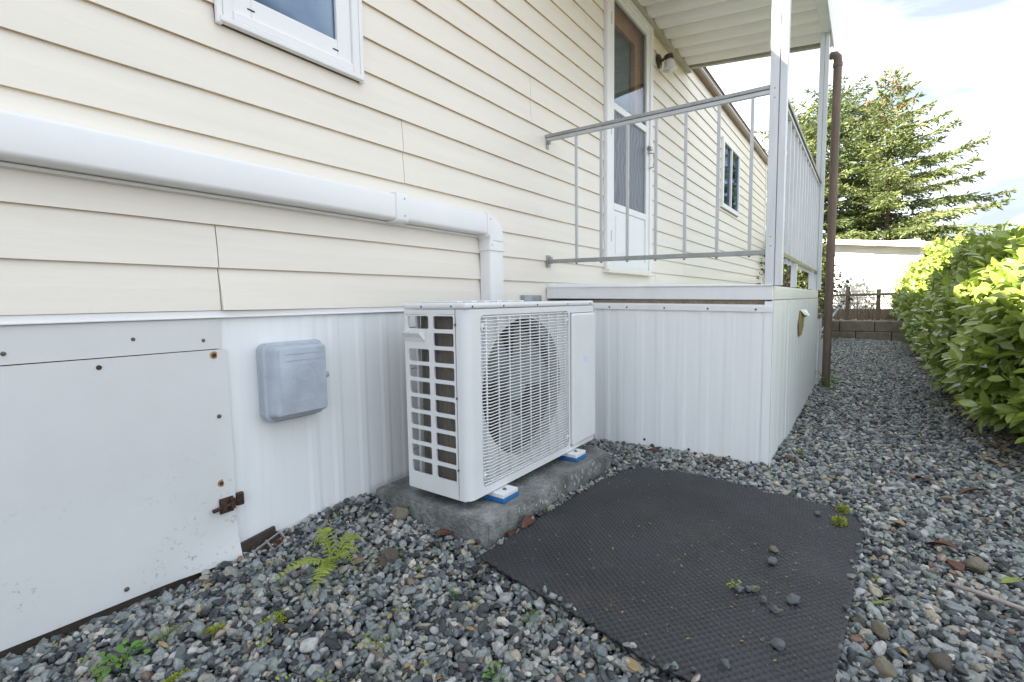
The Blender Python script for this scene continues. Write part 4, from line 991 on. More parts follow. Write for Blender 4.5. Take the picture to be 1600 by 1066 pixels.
def np_mesh(name, V, F, m, smooth=True):
    me = bpy.data.meshes.new(name); V = V.reshape(-1, 3)
    me.vertices.add(len(V)); me.vertices.foreach_set('co', V.astype(np.float32).ravel())
    me.loops.add(F.size); me.loops.foreach_set('vertex_index', F.astype(np.int32).ravel())
    k = F.shape[1]
    me.polygons.add(len(F)); me.polygons.foreach_set('loop_start', np.arange(0, F.size, k, dtype=np.int32)); me.polygons.foreach_set('loop_total', np.full(len(F), k, np.int32))
    me.update(calc_edges=True)
    if smooth: me.polygons.foreach_set('use_smooth', [True]*len(me.polygons))
    for q in (m if isinstance(m, list) else [m]): me.materials.append(q)
    return me
def leaf_faces(n): return (LEAF_F[None]+7*np.arange(n)[:, None, None]).reshape(-1, 3)
hedge = thing('hedge', 'dense glossy green laurel hedge running along the far side of the gravel path', 'hedge', (7.5, -2.75, 0))
ns = 5000
hx = 3.0+(H.uniform(0, 1, ns)**1.25)*10.6
t = H.uniform(0, 1, ns)     # along the section: front face up, then over the top
hh = hedge_h(hx); fy = hedge_front(hx)
perim = hh+0.75
s = t*perim
on_front = s < hh-0.12
zz = np.where(on_front, 0.10+s*(hh-0.12)/(hh-0.12), hh-0.02+0.05*H.normal(0, 1, ns))
bul = 0.13*np.sin(np.clip(zz/hh, 0, 1)*math.pi)+0.05*np.sin(hx*5+zz*6)
yy = np.where(on_front, fy-0.05+bul-0.10*(zz/hh)**3-H.uniform(0, 0.22, ns), fy-0.12-(s-hh+0.12)-0.0)
yy = np.minimum(yy, fy+0.16)
base = np.stack([hx, yy, zz], 1)
out = np.where(on_front[:, None], np.stack([H.normal(-0.35, 0.5, ns), np.full(ns, 0.9), H.normal(0.45, 0.35, ns)], 1), np.stack([H.normal(0, 0.4, ns), H.normal(0.25, 0.35, ns), np.full(ns, 1.0)], 1))
out /= np.linalg.norm(out, axis=1, keepdims=True)
LP, LD, LN, LL, LW = [], [], [], [], []
for k in range(8):
    tt = k/7.0
    ang = k*2.4+H.uniform(0, 6.28, ns)
    a1 = np.cross(out, np.array([0, 0, 1.0])); a1 /= np.linalg.norm(a1, axis=1, keepdims=True)+1e-9
    a2 = np.cross(out, a1)
    rad = a1*np.cos(ang)[:, None]+a2*np.sin(ang)[:, None]
    D = rad*(0.95-0.40*tt)+out*(0.30+0.45*tt)+np.array([0, 0, 0.05])+H.normal(0, 0.15, (ns, 3)); D /= np.linalg.norm(D, axis=1, keepdims=True)
    Nn = out*1.0+np.array([-0.15, 0, 0.7])-D*0.1+H.normal(0, 0.30, (ns, 3)); Nn /= np.linalg.norm(Nn, axis=1, keepdims=True)
    LP.append(base+out*(0.20*tt-0.06)[None] if False else base+out*(0.17*tt-0.06)); LD.append(D); LN.append(Nn)
    ln = H.uniform(0.06, 0.14, ns)*(1.0-0.25*tt); LL.append(ln); LW.append(ln*H.uniform(0.42, 0.54, ns))
LP = np.concatenate(LP); LD = np.concatenate(LD); LN = np.concatenate(LN); LL = np.concatenate(LL); LW = np.concatenate(LW)
young = (np.arange(len(LP)) >= 6*ns) & (H.uniform(0, 1, len(LP)) < 0.55) & (LP[:, 2] > 0.55)
# the 300 leaves that show largest become parts of their own
rel = LP-np.array(CAM); dep = rel@np.array(FW); px = 800+765*(rel@np.array(RT))/dep; py = 533-765*(rel@np.array(UP))/dep
shell = (LP[:, 1] > hedge_front(LP[:, 0])-0.10) & (dep > 0.5) & (px < 1610) & (py > 320)
score = np.where(shell, LL/dep, 0)
pick = np.argsort(-score)[:300]
V = leaf_batch(LP, LD, LN, LL, LW); V -= np.array(ORG[hedge.name])
keep = np.ones(len(LP), bool); keep[pick] = False
f1 = keep & ~young; f2 = keep & young
o = link_mesh('foliage', np_mesh('foliage', V[f1], leaf_faces(f1.sum()), M['laurel']), hedge); o['kind'] = 'stuff'
o = link_mesh('young_foliage', np_mesh('young_foliage', V[f2], leaf_faces(f2.sum()), M['laurel_young']), hedge); o['kind'] = 'stuff'
for i in pick:
    c = V[i, 0].copy()
    me = np_mesh('leaf', V[i]-c, LEAF_F, M['laurel_young'] if young[i] else M['laurel'])
    q = link_mesh('leaf', me, hedge); q.location = c
# inner mass of old leaves and stems
ni = 7000
ix = 2.9+H.uniform(0, 1, ni)*10.7; iz = 0.12+H.uniform(0, 1, ni)*(hedge_h(ix)-0.22); iy = hedge_front(ix)-0.18-H.uniform(0, 0.8, ni)
D = H.normal(0, 1, (ni, 3)); D /= np.linalg.norm(D, axis=1, keepdims=True); Nn = H.normal(0, 1, (ni, 3)); Nn /= np.linalg.norm(Nn, axis=1, keepdims=True)
V2 = leaf_batch(np.stack([ix, iy, iz], 1), D, Nn, H.uniform(0.09, 0.16, ni), H.uniform(0.05, 0.08, ni))-np.array(ORG[hedge.name])
o = link_mesh('inner_foliage', np_mesh('inner_foliage', V2, leaf_faces(ni), M['laurel']), hedge); o['kind'] = 'stuff'
m = MB()
for k in range(60):
    x = 3.0+k*0.175+rnd.uniform(-0.06, 0.06); y = -2.50+rnd.uniform(-0.15, 0.12)
    p = Vector((x, y, -0.01)); path = [p]
    for _ in range(4): p = p+Vector((rnd.uniform(-0.09, 0.09), rnd.uniform(-0.08, 0.08), 0.26)); path.append(p)
    m.tube(path, [0.014, 0.012, 0.010, 0.008, 0.005], 6)
build('stems', m, M['twig'], hedge, smooth=True, kind='stuff')

# ------------------------------------------------------------------ conifers
def conifer(label, x, y, z0, h, rad, seed, needle, dens=1.0, low=0.06, lean=(0, 0), cones=0.0, taper=0.8):
    r = np.random.default_rng(seed); pr = random.Random(seed)
    root = thing('conifer_tree', label, 'tree', (x, y, z0), 'conifers behind the shed')
    top = Vector((lean[0], lean[1], h))
    m = MB(); m.tube([Vector((x, y, z0-0.4))]+[Vector((x+lean[0]*q, y+lean[1]*q, z0+h*q)) for q in (0.1, 0.3, 0.5, 0.7, 0.85, 1.0)], [0.028*h*0.6, 0.024*h*0.6, 0.019*h*0.6, 0.014*h*0.6, 0.008*h*0.6, 0.005*h*0.6, 0.004], 10)
    build('trunk', m, M['bark'], root, smooth=True)
    bm_ = MB(); SP, SD, SL, SW = [], [], [], []; CP = []
    nb = int(h*17*dens)
    for b in range(nb):
        q = low+(1-low)*(b+pr.random())/nb
        ln = rad*((1-q)**taper)*pr.uniform(0.5, 1.15)+0.10
        a = b*2.399+pr.uniform(-0.4, 0.4)
        st = Vector((x+lean[0]*q, y+lean[1]*q, z0+h*q))
        dirh = Vector((math.cos(a), math.sin(a), 0)); side = Vector((-math.sin(a), math.cos(a), 0))
        up = 0.50*q+0.02; nseg = max(3, int(ln/0.32))
        pts = []
        for i in range(nseg+1):
            s = i/nseg
            pts.append(st+dirh*ln*s+Vector((0, 0, ln*(up*s-0.34*s*s*(1-q*0.6)+0.12*s**4)))+side*ln*0.04*math.sin(s*4+b))
        bm_.tube(pts, [0.008+0.016*(ln/rad)*(1-s/nseg) for s in range(nseg+1)], 5)
        # side twigs with needles, drooping a little
        step = 0.075/dens
        d = 0.16*ln; sgn = 1
        while d < ln:
            s = d/ln; i = min(nseg-1, int(s*nseg)); f = s*nseg-i; P = pts[i].lerp(pts[i+1], f); T = (pts[i+1]-pts[i]).normalized()
            tl = (0.22+0.50*(1-s))*min(1.0, ln*0.6)*pr.uniform(0.7, 1.2)
            for sg_ in (-1, 1):
                Dv = (T*0.75+side*sg_*pr.uniform(0.55, 1.0)+Vector((0, 0, pr.uniform(-0.60, 0.15)))).normalized()
                n_ = max(1, int(tl/0.055))
                for c in range(n_):
                    SP.append(P+Dv*tl*c/n_); SD.append((Dv+Vector((pr.gauss(0, .38), pr.gauss(0, .38), pr.gauss(-.08, .32)))).normalized()); SL.append(pr.uniform(0.10, 0.20)); SW.append(pr.uniform(0.012, 0.030))
            d += step*pr.uniform(0.8, 1.25)
        for c in range(3): SP.append(pts[-1]-T*0.05*c); SD.append((T+Vector((pr.gauss(0, .3), pr.gauss(0, .3), pr.gauss(0, .3)))).normalized()); SL.append(0.16); SW.append(0.03)
        if cones and q > 0.72 and pr.random() < cones:
            for c in range(pr.randint(1, 5)): CP.append(pts[-1].lerp(pts[0], pr.uniform(0, 0.6))+Vector((pr.gauss(0, .05), pr.gauss(0, .05), pr.gauss(0, .05))))
    build('branches', bm_, M['bark'], root, smooth=True, kind='stuff')
    P = np.array(SP); D = np.array(SD); n_ = len(P); L_ = np.array(SL)[:, None]; Wd = np.array(SW)[:, None]
    A = np.cross(D, r.normal(0, 1, (n_, 3))); A /= np.linalg.norm(A, axis=1, keepdims=True); B = np.cross(D, A)
    # a sprig: two crossed diamond blades
    V = np.stack([P, P+D*L_*.45+A*Wd, P+D*L_, P+D*L_*.45-A*Wd, P+D*L_*.40+B*Wd, P+D*L_*.40-B*Wd], 1)-np.array((x, y, z0))
    F = np.array([[0, 1, 2], [0, 2, 3], [0, 4, 2], [0, 2, 5]])
    F = (F[None]+6*np.arange(n_)[:, None, None]).reshape(-1, 3)
    o = link_mesh('crown', np_mesh('crown', V, F, needle, smooth=False), root); o['kind'] = 'stuff'
    if CP:
        m = MB()
        for p in CP: m.tube([p, p+Vector((0.01, 0, -0.05)), p+Vector((0.0, 0, -0.11))], [0.012, 0.035, 0.01], 5)
        build('cones', m, M['needle_brown'], root, kind='stuff')
    return root
conifer('tall conifer with a brown-tipped pointed top standing behind the white shed', 20.0, -1.95, 0.3, 7.5, 4.3, 3, M['needle'], 1.0, cones=0.45, taper=0.95)
conifer('dark broad conifer behind the brown drain pipe, next to the pointed one', 21.5, -0.35, 0.3, 7.9, 4.4, 8, M['needle_dark'], 1.0, cones=0.12, taper=0.6)
conifer('pale green conifer seen between the two porch posts', 18.5, 0.55, 0.3, 6.6, 2.6, 21, M['needle'], 0.9, taper=0.6)
# leafy shrubs
def shrub(label, x, y, z0, rx, ry, h, n, seed, leafm, ll=0.09, group=None, cat='shrub'):
    r = np.random.default_rng(seed); root = thing('shrub', label, cat, (x, y, z0), group)
    u = r.normal(0, 1, (n, 3)); u /= np.linalg.norm(u, axis=1, keepdims=True); rr_ = r.uniform(0.45, 1.0, n)**0.6
    lump = 1+0.22*np.sin(u[:, 0]*5+seed)+0.18*np.sin(u[:, 2]*6+u[:, 1]*4)
    P = np.stack([x+u[:, 0]*rx*rr_*lump, y+u[:, 1]*ry*rr_*lump, z0+h*0.5+u[:, 2]*h*0.5*rr_*lump], 1)
    D = u+r.normal(0, 0.6, (n, 3)); D /= np.linalg.norm(D, axis=1, keepdims=True); Nn = np.array([0, 0, 1.0])+r.normal(0, 0.6, (n, 3)); Nn /= np.linalg.norm(Nn, axis=1, keepdims=True)
    ln = r.uniform(0.6, 1.2, n)*ll
    V = leaf_batch(P, D, Nn, ln, ln*0.5)-np.array((x, y, z0))
    o = link_mesh('foliage', np_mesh('foliage', V, leaf_faces(n), leafm), root); o['kind'] = 'stuff'
    m = MB(); q = random.Random(seed)
    for k in range(12):
        p = Vector((x, y, z0)); d = Vector((q.gauss(0, .5)*rx, q.gauss(0, .5)*ry, h*0.8)); m.tube([p, p+d*0.4+Vector((q.gauss(0, .04), 0, 0)), p+d], [0.02, 0.012, 0.004], 5)
    build('stems', m, M['twig'], root, kind='stuff', smooth=True)
    return root
shrub('bright leafy shrub with pale stems behind the porch railing foot', 10.2, -0.35, 0.0, 0.75, 0.75, 2.1, 2200, 31, M['shrub'])
shrub('ivy-like green shrub climbing at the corner of the white shed', 13.4, -0.55, 0.3, 0.42, 0.36, 1.75, 1800, 32, M['shrub'])
shrub('dark rounded shrub far behind the hedge end', 16.6, -3.4, 0.3, 1.1, 1.0, 2.0, 1800, 33, M['shrub'], 0.12)

# ------------------------------------------------------------------ shed, block wall, fence
sh = thing('shed', 'small sunlit white shed with a low grey roof beyond the block wall', 'shed', (15.6, -1.6, 0.31))
m = MB(); m.box(14.53, 16.6, -2.50, -0.79, 0.315, 2.03); build('wall', m, M['shed'], sh)
m = MB()
zz = 0.33
while zz < 2.0:
    m.prism([(14.53, zz), (14.505, zz), (14.522, zz+0.142), (14.53, zz+0.142)], 1, -2.47, -0.82) if False else m.hexa([(14.503, -2.47, zz), (14.529, -2.47, zz), (14.529, -0.82, zz), (14.503, -0.82, zz), (14.522, -2.47, zz+0.14), (14.529, -2.47, zz+0.14), (14.529, -0.82, zz+0.14), (14.522, -0.82, zz+0.14)])
    zz += 0.145
build('siding', m, M['shed'], sh, kind='stuff')
for y0, y1 in ((-0.82, -0.74), (-2.55, -2.47)):
    m = MB(); m.box(14.49, 14.53, y0, y1, 0.315, 2.02); build('corner_board', m, M['shed'], sh)
m = MB(); m.hexa([(14.30, -2.75, 1.87), (16.8, -2.75, 1.87), (16.8, -0.60, 2.12), (14.30, -0.60, 2.12), (14.30, -2.75, 1.95), (16.8, -2.75, 1.95), (16.8, -0.60, 2.20), (14.30, -0.60, 2.20)]); build('roof', m, M['shed_roof'], sh, bevel=0.01)
m = MB(); m.hexa([(14.285, -2.76, 1.83), (14.299, -2.76, 1.83), (14.299, -0.59, 2.08), (14.285, -0.59, 2.08), (14.285, -2.76, 1.93), (14.299, -2.76, 1.93), (14.299, -0.59, 2.18), (14.285, -0.59, 2.18)]); build('fascia_board', m, M['shed'], sh)

bw = thing('block_wall', 'low retaining wall of two courses of weathered concrete blocks at the path end', 'wall', (10.95, -0.8, 0))
def blk(x, y0, y1, z0, z1):
    m = MB(); m.box(x, x+0.28, y0+0.006, y1-0.006, z0, z1-0.006); return build('block', m, M['block'], bw, bevel=0.012)
for row_, (z0, z1, off) in enumerate(((-0.05, 0.150, 0.0), (0.150, 0.348, 0.27))):
    y = 1.2-off
    while y > -3.4:
        blk(10.86+0.012*row_+rnd.uniform(-0.006, 0.006), y-0.52, y, z0, z1); y -= 0.52
m = MB(); m.box(10.90, 11.118, -3.7, 1.25, -0.02, 0.31); build('core', m, M['soil'], bw)

fe = thing('wooden_fence', 'low weathered wooden rail fence standing on the block wall', 'fence', (11.5, -1.2, 0.3))
for y, zt in ((-0.70, 0.93), (-1.24, 0.98), (-1.72, 0.92), (-2.3, 0.92)):
    m = MB(); m.box(11.56, 11.63, y-0.035, y+0.035, 0.30, zt); build('post', m, M['old_wood'], fe, bevel=0.006)
m = MB(); m.bar((11.52, -0.55, 0.80), (11.54, -2.5, 0.83), 0.06, 0.05); build('rail', m, M['old_wood'], fe, bevel=0.006)
m = MB(); m.box(12.6, 12.75, -3.3, 0.4, 0.314, 0.52); tb = build('timber_edging', m, M['old_wood'], bevel=0.01); solo(tb, 'dark timber edging lying behind the wooden fence', 'timber')
m = MB(); m.bar((10.6, -0.86, 0.12), (11.50, -1.20, 0.72), 0.03, 0.03); lb = build('leaning_bar', m, M['box']); solo(lb, 'grey metal bar leaning against the wooden fence post', 'bar')
# dry stems on the block wall
for j, (x, y) in enumerate(((11.3, -1.45), (11.35, -1.0), (11.3, -1.85))):
    m = MB(); q = random.Random(40+j)
    for k in range(26):
        p = Vector((x+q.gauss(0, .10), y+q.gauss(0, .16), 0.31)); d = Vector((q.gauss(0, .18), q.gauss(0, .18), q.uniform(0.3, 0.75)))
        e = p+d; m.tube([p, p+d*0.55, e], [0.006, 0.004, 0.002], 4, cap=False)
        for _ in range(2): s = p+d*q.uniform(0.4, 0.9); m.tube([s, s+Vector((q.gauss(0, .1), q.gauss(0, .1), q.uniform(0.03, 0.16)))], [0.003, 0.0015], 4, cap=False)
    o = build('dry_plant', m, M['twig'], smooth=True)
    solo(o, ['leafless dry plant between the two middle fence posts', 'leafless dry plant near the leaning grey bar', 'leafless dry plant beside the hedge end on the block wall'][j], 'plant', 'dry plants on the block wall')

# ------------------------------------------------------------------ small things on the gravel
gz = lambda x, y: float(ground_z(np.array(x), np.array(y)))
def rock(x, y, s, m_, seed, label, dz=0.0, cat='rock', group=None, name='rock'):
    me = stone_mesh(name, seed, 3, 0.35, 1.3, 7); me.materials.append(m_)
    o = link_mesh(name, me); o.location = (x, y, gz(x, y)+dz); o.scale = s; o.rotation_euler = (0, 0, seed*1.7)
    return solo(o, label, cat, group)
rock(0.928, -0.403, (0.042, 0.028, 0.030), M['rock_brown'], 501, 'brown angular rock lying on the gravel beyond the fern', 0.022)
rock(1.133, -0.222, (0.036, 0.026, 0.026), M['rock'], 502, 'tan rock on the gravel beside the slab corner', 0.024)
rock(1.211, -1.603, (0.026, 0.022, 0.018), M['rock'], 503, 'pale tan stone at the near edge of the rubber mat', 0.022)
rock(1.300, -1.70, (0.026, 0.022, 0.02), M['rock_brown'], 504, 'brown stone on the gravel right of the mat corner', 0.022)
rock(1.348, -1.60, (0.022, 0.015, 0.016), M['rock'], 505, 'flat cream stone against the right edge of the mat', 0.022)
rock(1.87, -1.83, (0.030, 0.026, 0.022), M['rock'], 506, 'rounded tan stone among the gravel near the rust leaves', 0.022)
ML = 0.034
for i, (x, y, s, lab) in enumerate(((1.594, -1.351, 0.011, 'tan pebble on the rubber mat, farther of the close pair'), (1.52, -1.356, 0.013, 'blue grey pebble on the rubber mat, nearer of the close pair'), (1.318, -1.309, 0.010, 'grey pebble on the mat touching the green tuft'),
        (1.333, -1.326, 0.010, 'dark middle pebble in the row of three on the mat'), (1.342, -1.340, 0.011, 'pale last pebble in the row of three on the mat'), (1.303, -1.368, 0.010, 'small slate pebble on the mat below the row of three'),
        (1.34, -1.429, 0.015, 'largest grey pebble lying alone on the rubber mat'), (1.275, -1.396, 0.011, 'angular greenish pebble on the mat near the largest one'), (1.145, -1.42, 0.013, 'grey two-tone pebble on the mat toward the near corner'), (1.023, -1.339, 0.010, 'pale speckled pebble at the mat edge nearest the camera'), (1.932, -1.438, 0.011, 'dark pebble on the mat by the yellow moss'))):
    rock(x, y, (s*1.2, s, s*0.8), M['rock_grey'] if i not in (0, 4) else M['rock'], 520+i, lab, ML-gz(x, y)*0.4+s*0.5, 'pebble', 'pebbles on the rubber mat', 'pebble')
# fern
fern = thing('fern', 'small bright green fern growing out of the gravel near the skirting', 'fern', (0.80, -0.30, 0.02))
def frond(p0, tip, w, arch, seed):
    arch += 0.006; w *= 1.1
    q = random.Random(seed); p0, tip = Vector(p0), Vector(tip); n_ = 15; d = (tip-p0); side = Vector((-d.y, d.x, 0)).normalized()
    path = [p0+d*(k/n_)+Vector((0, 0, arch*math.sin(math.pi*min(1, k/n_*0.95)))) for k in range(n_+1)]
    m = MB(); m.tube(path, [0.0022-0.0014*k/n_ for k in range(n_+1)], 4)
    for k in range(2, n_+1):
        s = k/n_; pl = w*(math.sin(math.pi*(0.12+0.88*s)**0.8))*1.0+0.004
        for sg_ in (-1, 1):
            a = path[k]; D = (side*sg_+d.normalized()*0.45+Vector((0, 0, q.uniform(-0.25, 0.1)))).normalized()*pl; t_ = d.normalized()*d.length/n_*0.46
            m.add([a-t_*0.8, a+D*0.5-t_+Vector((0, 0, .002)), a+D, a+D*0.5+t_+Vector((0, 0, .002)), a+t_*0.8], [(0, 1, 2, 3, 4)])
    return build('frond', m, M['fern'], fern, fix=False)
C0 = (0.80, -0.315, 0.035)
for i, (tx, ty, w, arch) in enumerate(((0.640, -0.289, 0.024, 0.028), (0.665, -0.425, 0.026, 0.02), (0.915, -0.283, 0.033, 0.035), (0.862, -0.352, 0.030, 0.03), (0.812, -0.395, 0.024, 0.03), (0.845, -0.180, 0.024, 0.05), (0.74, -0.38, 0.018, 0.03), (0.80, -0.22, 0.016, 0.05))):
    frond(C0, (tx, ty, 0.045 if i != 5 else 0.055), w, arch, i)
# weeds
def weed(x, y, r, n_, seed, label, h=0.035, mm='weed', z0=None, cat='weed'):
    q = random.Random(seed); m = MB(); zb = gz(x, y)+0.008 if z0 is None else z0
    P, D, Nn, LL_ = [], [], [], []
    for k in range(n_):
        a = q.uniform(0, 6.28); rr = r*math.sqrt(q.random()); P.append((x+rr*math.cos(a), y+rr*math.sin(a), zb+q.uniform(0.004, h))); D.append((math.cos(a)+q.gauss(0, .4), math.sin(a)+q.gauss(0, .4), q.uniform(-0.2, 0.6))); Nn.append((q.gauss(0, .4), q.gauss(0, .4), 1)); LL_.append(r*q.uniform(0.3, 0.6))
    P = np.array(P); D = np.array(D); D /= np.linalg.norm(D, axis=1, keepdims=True); Nn = np.array(Nn); LL_ = np.array(LL_)
    V = leaf_batch(P, D, Nn, LL_, LL_*0.6)-np.array((x, y, zb))
    root = thing('weed', label, cat, (x, y, zb), 'weeds in the gravel')
    o = link_mesh('leaves', np_mesh('leaves', V, leaf_faces(n_), M[mm]), root); o['kind'] = 'stuff'
    m = MB()
    for k in range(0, n_, 3): m.tube([(x, y, zb-0.01), tuple(P[k])], [0.0012, 0.0008], 4)
    build('stems', m, M['weed'], root)
weed(1.189, -0.238, 0.035, 46, 61, 'small round-leaved green weed growing against the slab side', 0.045)
weed(0.305, -0.282, 0.038, 44, 62, 'bright green weed sprawling near the bottom corner by the access panel')
weed(0.398, -0.27, 0.022, 20, 63, 'tiny yellow-green weed between pebbles near the access panel', 0.02, 'fern')
weed(0.947, -0.91, 0.018, 18, 64, 'small weed sprouting at the mat edge below the slab', 0.03)
weed(0.753, -0.951, 0.022, 24, 65, 'small lush weed in the gravel at the bottom of the picture', 0.03)
weed(0.90, -0.70, 0.016, 14, 66, 'thin green seedling in the gravel between fern and mat', 0.04)
weed(0.955, -0.405, 0.018, 14, 67, 'little green weed beside the brown rock', 0.03)
weed(4.90, -1.30, 0.07, 40, 68, 'green weed growing at the foot of the brown drain pipe', 0.14)
weed(1.328, -1.295, 0.016, 26, 69, 'dry yellow-green tuft lying on the rubber mat', 0.014, 'moss', 0.036, 'tuft')
def moss(x, y, r, seed, label, z0=None, squash=0.5):
    q = np.random.default_rng(seed); zb = gz(x, y)+0.008 if z0 is None else z0; n_ = 420
    u = q.normal(0, 1, (n_, 3)); u[:, 2] = abs(u[:, 2]); u /= np.linalg.norm(u, axis=1, keepdims=True)
    P = np.array((x, y, zb))+u*np.array((r*1.3, r*0.8, r*squash))*q.uniform(0.5, 1, (n_, 1)); D = u+q.normal(0, 0.5, (n_, 3)); D /= np.linalg.norm(D, axis=1, keepdims=True)
    ln = q.uniform(0.005, 0.011, n_); V = leaf_batch(P, D, q.normal(0, 1, (n_, 3)), ln, ln*0.35)
    o = link_mesh('moss_clump', np_mesh('moss_clump', V, leaf_faces(n_), M['moss'])); solo(o, label, 'moss', 'moss clumps')
moss(2.03, -1.505, 0.026, 71, 'bright yellow-green moss clump at the far corner of the mat', 0.036, 0.7)
moss(1.915, -1.500, 0.026, 72, 'brownish moss clump on the mat just nearer than the bright one', 0.036, 0.6)
moss(2.761, -1.306, 0.024, 73, 'yellow moss clump on the gravel by the porch skirting corner')
moss(0.575, -0.406, 0.030, 74, 'dull moss patch on the gravel in front of the fern', squash=0.35)
moss(0.47, -0.33, 0.022, 75, 'small moss patch on the gravel nearest the access panel', squash=0.35)
moss(1.62, -1.60, 0.014, 76, 'tiny moss clump along the right edge of the mat', squash=0.5)
moss(0.36, -0.42, 0.022, 77, 'moss patch at the bottom edge of the gravel', squash=0.3)
moss(4.6, -2.02, 0.05, 78, 'flat pale moss patch on the path near the hedge foot', squash=0.25)
# fallen leaves
def fallen(x, y, ln, wd, rz, mm, seed, label, curl=0.25, z0=None, tilt=(0, 0)):
    q = random.Random(seed); n_ = 8; m = MB(); vs = []; fs = []
    for i in range(n_+1):
        s = i/n_; w = wd*0.5*math.sin(math.pi*(0.04+0.94*s)**0.85)
        zc = curl*ln*math.sin(s*math.pi+0.3)*0.17
        for k, sg_ in enumerate((-1, -0.5, 0, 0.5, 1)):
            vs.append((ln*(s-0.5), w*sg_*(1-0.25*curl*abs(sg_)), zc+curl*w*abs(sg_)*0.9+q.uniform(-1, 1)*0.0012))
    for i in range(n_):
        for k in range(4): fs.append((i*5+k, (i+1)*5+k, (i+1)*5+k+1, i*5+k+1))
    m.add(vs, fs); m.tube([(-0.5*ln, 0, 0.001), (-0.72*ln, 0.02*ln, 0.006)], [0.0012, 0.0009], 4)
    o = build('fallen_leaf', m, M[mm], smooth=True, fix=False)
    o.location = (x, y, (gz(x, y)+0.021) if z0 is None else z0); o.rotation_euler = (tilt[0], tilt[1], rz)
    s_ = o.modifiers.new('thickness', 'SOLIDIFY'); s_.thickness = 0.0006
    solo(o, label, 'leaf', 'dead leaves on the gravel')
fallen(2.632, -1.762, 0.085, 0.045, 0.5, 'dead_leaf', 81, 'rust red leaf far out on the path toward the hedge', 0.4, tilt=(0.15, 0.2))
fallen(2.544, -1.904, 0.095, 0.05, 2.1, 'dead_leaf', 82, 'long rust brown leaf standing on edge near the hedge', 0.4, tilt=(0.35, 0.15))
fallen(1.949, -1.761, 0.085, 0.05, 1.2, 'dead_leaf', 83, 'bright orange-red curled leaf beside the mat', 0.45, tilt=(0.15, 0.15))
fallen(1.837, -1.781, 0.070, 0.04, 0.3, 'dead_leaf', 84, 'faded pinkish brown leaf next to the bright orange one', 0.3)
fallen(1.813, -1.89, 0.065, 0.026, 2.4, 'green_leaf', 85, 'pale yellow-green leaf near the bleached stick', 0.2)
fallen(1.472, -1.60, 0.055, 0.024, 1.9, 'green_leaf', 86, 'fresh green leaf poking out at the right mat edge', 0.2, tilt=(0.3, 0.3))
fallen(0.938, -1.169, 0.05, 0.026, 1.0, 'tan_leaf', 87, 'cream teardrop leaf by the near left mat edge', 0.2)
fallen(1.353, -0.625, 0.12, 0.040, 0.25, 'dead_leaf', 88, 'curled red-brown leaf lying between slab and mat', 0.6, tilt=(0.5, 0.1))
fallen(1.262, -0.622, 0.075, 0.030, 0.6, 'dead_leaf', 89, 'small rust leaf against the slab front near its corner', 0.3, tilt=(0.1, 0.1))
fallen(1.136, -0.44, 0.06, 0.035, -0.6, 'dead_leaf', 90, 'dark rust leaf lying beside the slab side', 0.4, tilt=(0.2, 0.15))
fallen(1.176, -0.56, 0.05, 0.028, 0.2, 'dead_leaf', 91, 'tiny rust leaf at the near slab corner', 0.5)
fallen(1.045, -0.018, 0.10, 0.04, 0.1, 'dead_leaf', 92, 'dark red-brown leaf wedged under the skirting edge', 0.5, 0.03, (0.7, 0))
fallen(0.945, -0.45, 0.05, 0.018, 0.9, 'dead_leaf', 93, 'narrow rust leaf leaning on the brown rock', 0.4, tilt=(0.4, 0.5))
fallen(2.36, -0.70, 0.06, 0.03, 1.4, 'dead_leaf', 94, 'rust leaf at the foot of the porch side skirting', 0.5)
fallen(2.42, -1.00, 0.05, 0.03, 0.4, 'tan_leaf', 95, 'brown leaf by the porch skirting near its corner', 0.4)
fallen(2.60, -1.27, 0.07, 0.04, 1.1, 'dead_leaf', 96, 'red leaf just around the porch skirting corner', 0.4)
fallen(4.72, -1.34, 0.08, 0.04, 2.0, 'dead_leaf', 97, 'reddish leaf beside the drain pipe foot', 0.4)
fallen(2.05, -1.66, 0.045, 0.03, 1.0, 'tan_leaf', 98, 'tan leaf scrap beside the far right mat corner', 0.4)
fallen(1.22, -1.78, 0.05, 0.026, 0.2, 'dead_leaf', 99, 'dull red leaf low in the picture right of the mat', 0.3)
m = MB(); m.tube([(1.665, -1.745, 0.034), (1.64, -1.80, 0.040), (1.605, -1.88, 0.042)], [0.0045, 0.006, 0.005], 7); o = build('stick', m, M['stick'], smooth=True); solo(o, 'bleached straight stick lying on the gravel right of the mat', 'stick')
# half-buried crawl space vent and a scrap of board at the skirting foot
vg = thing('vent_grille', 'white foundation vent grille half buried at the skirting foot', 'vent', (0.745, -0.03, 0.02))
m = MB(); P0, P1 = Vector((0.695, -0.060, 0.038)), Vector((0.79, -0.040, 0.058)); dd = (P1-P0)
nrm_ = Vector((0.1, -0.75, 0.6)).normalized(); up_ = nrm_.cross(dd.normalized())*-1
for f in (0.0, 1.0): m.bar(P0+up_*0.034*f, P1+up_*0.034*f, 0.004, 0.004)
for f in (0.0, 0.5, 1.0): m.bar(P0+dd*f-up_*0.006, P0+dd*f+up_*0.040, 0.006, 0.005)
build('vent_frame', m, M['silver'], vg)
m = MB()
for k in range(4): m.bar(P0+up_*(0.006+0.0072*k)-nrm_*0.001, P1+up_*(0.006+0.0072*k)-nrm_*0.001, 0.0065, 0.003)
build('vent_slats', m, M['rust'], vg)
m = MB(); m.hexa([(0.655, -0.020, -0.01), (0.80, -0.016, 0.0), (0.80, -0.004, 0.0), (0.655, -0.006, -0.01), (0.66, -0.018, 0.055), (0.79, -0.016, 0.072), (0.79, -0.005, 0.072), (0.66, -0.006, 0.055)])
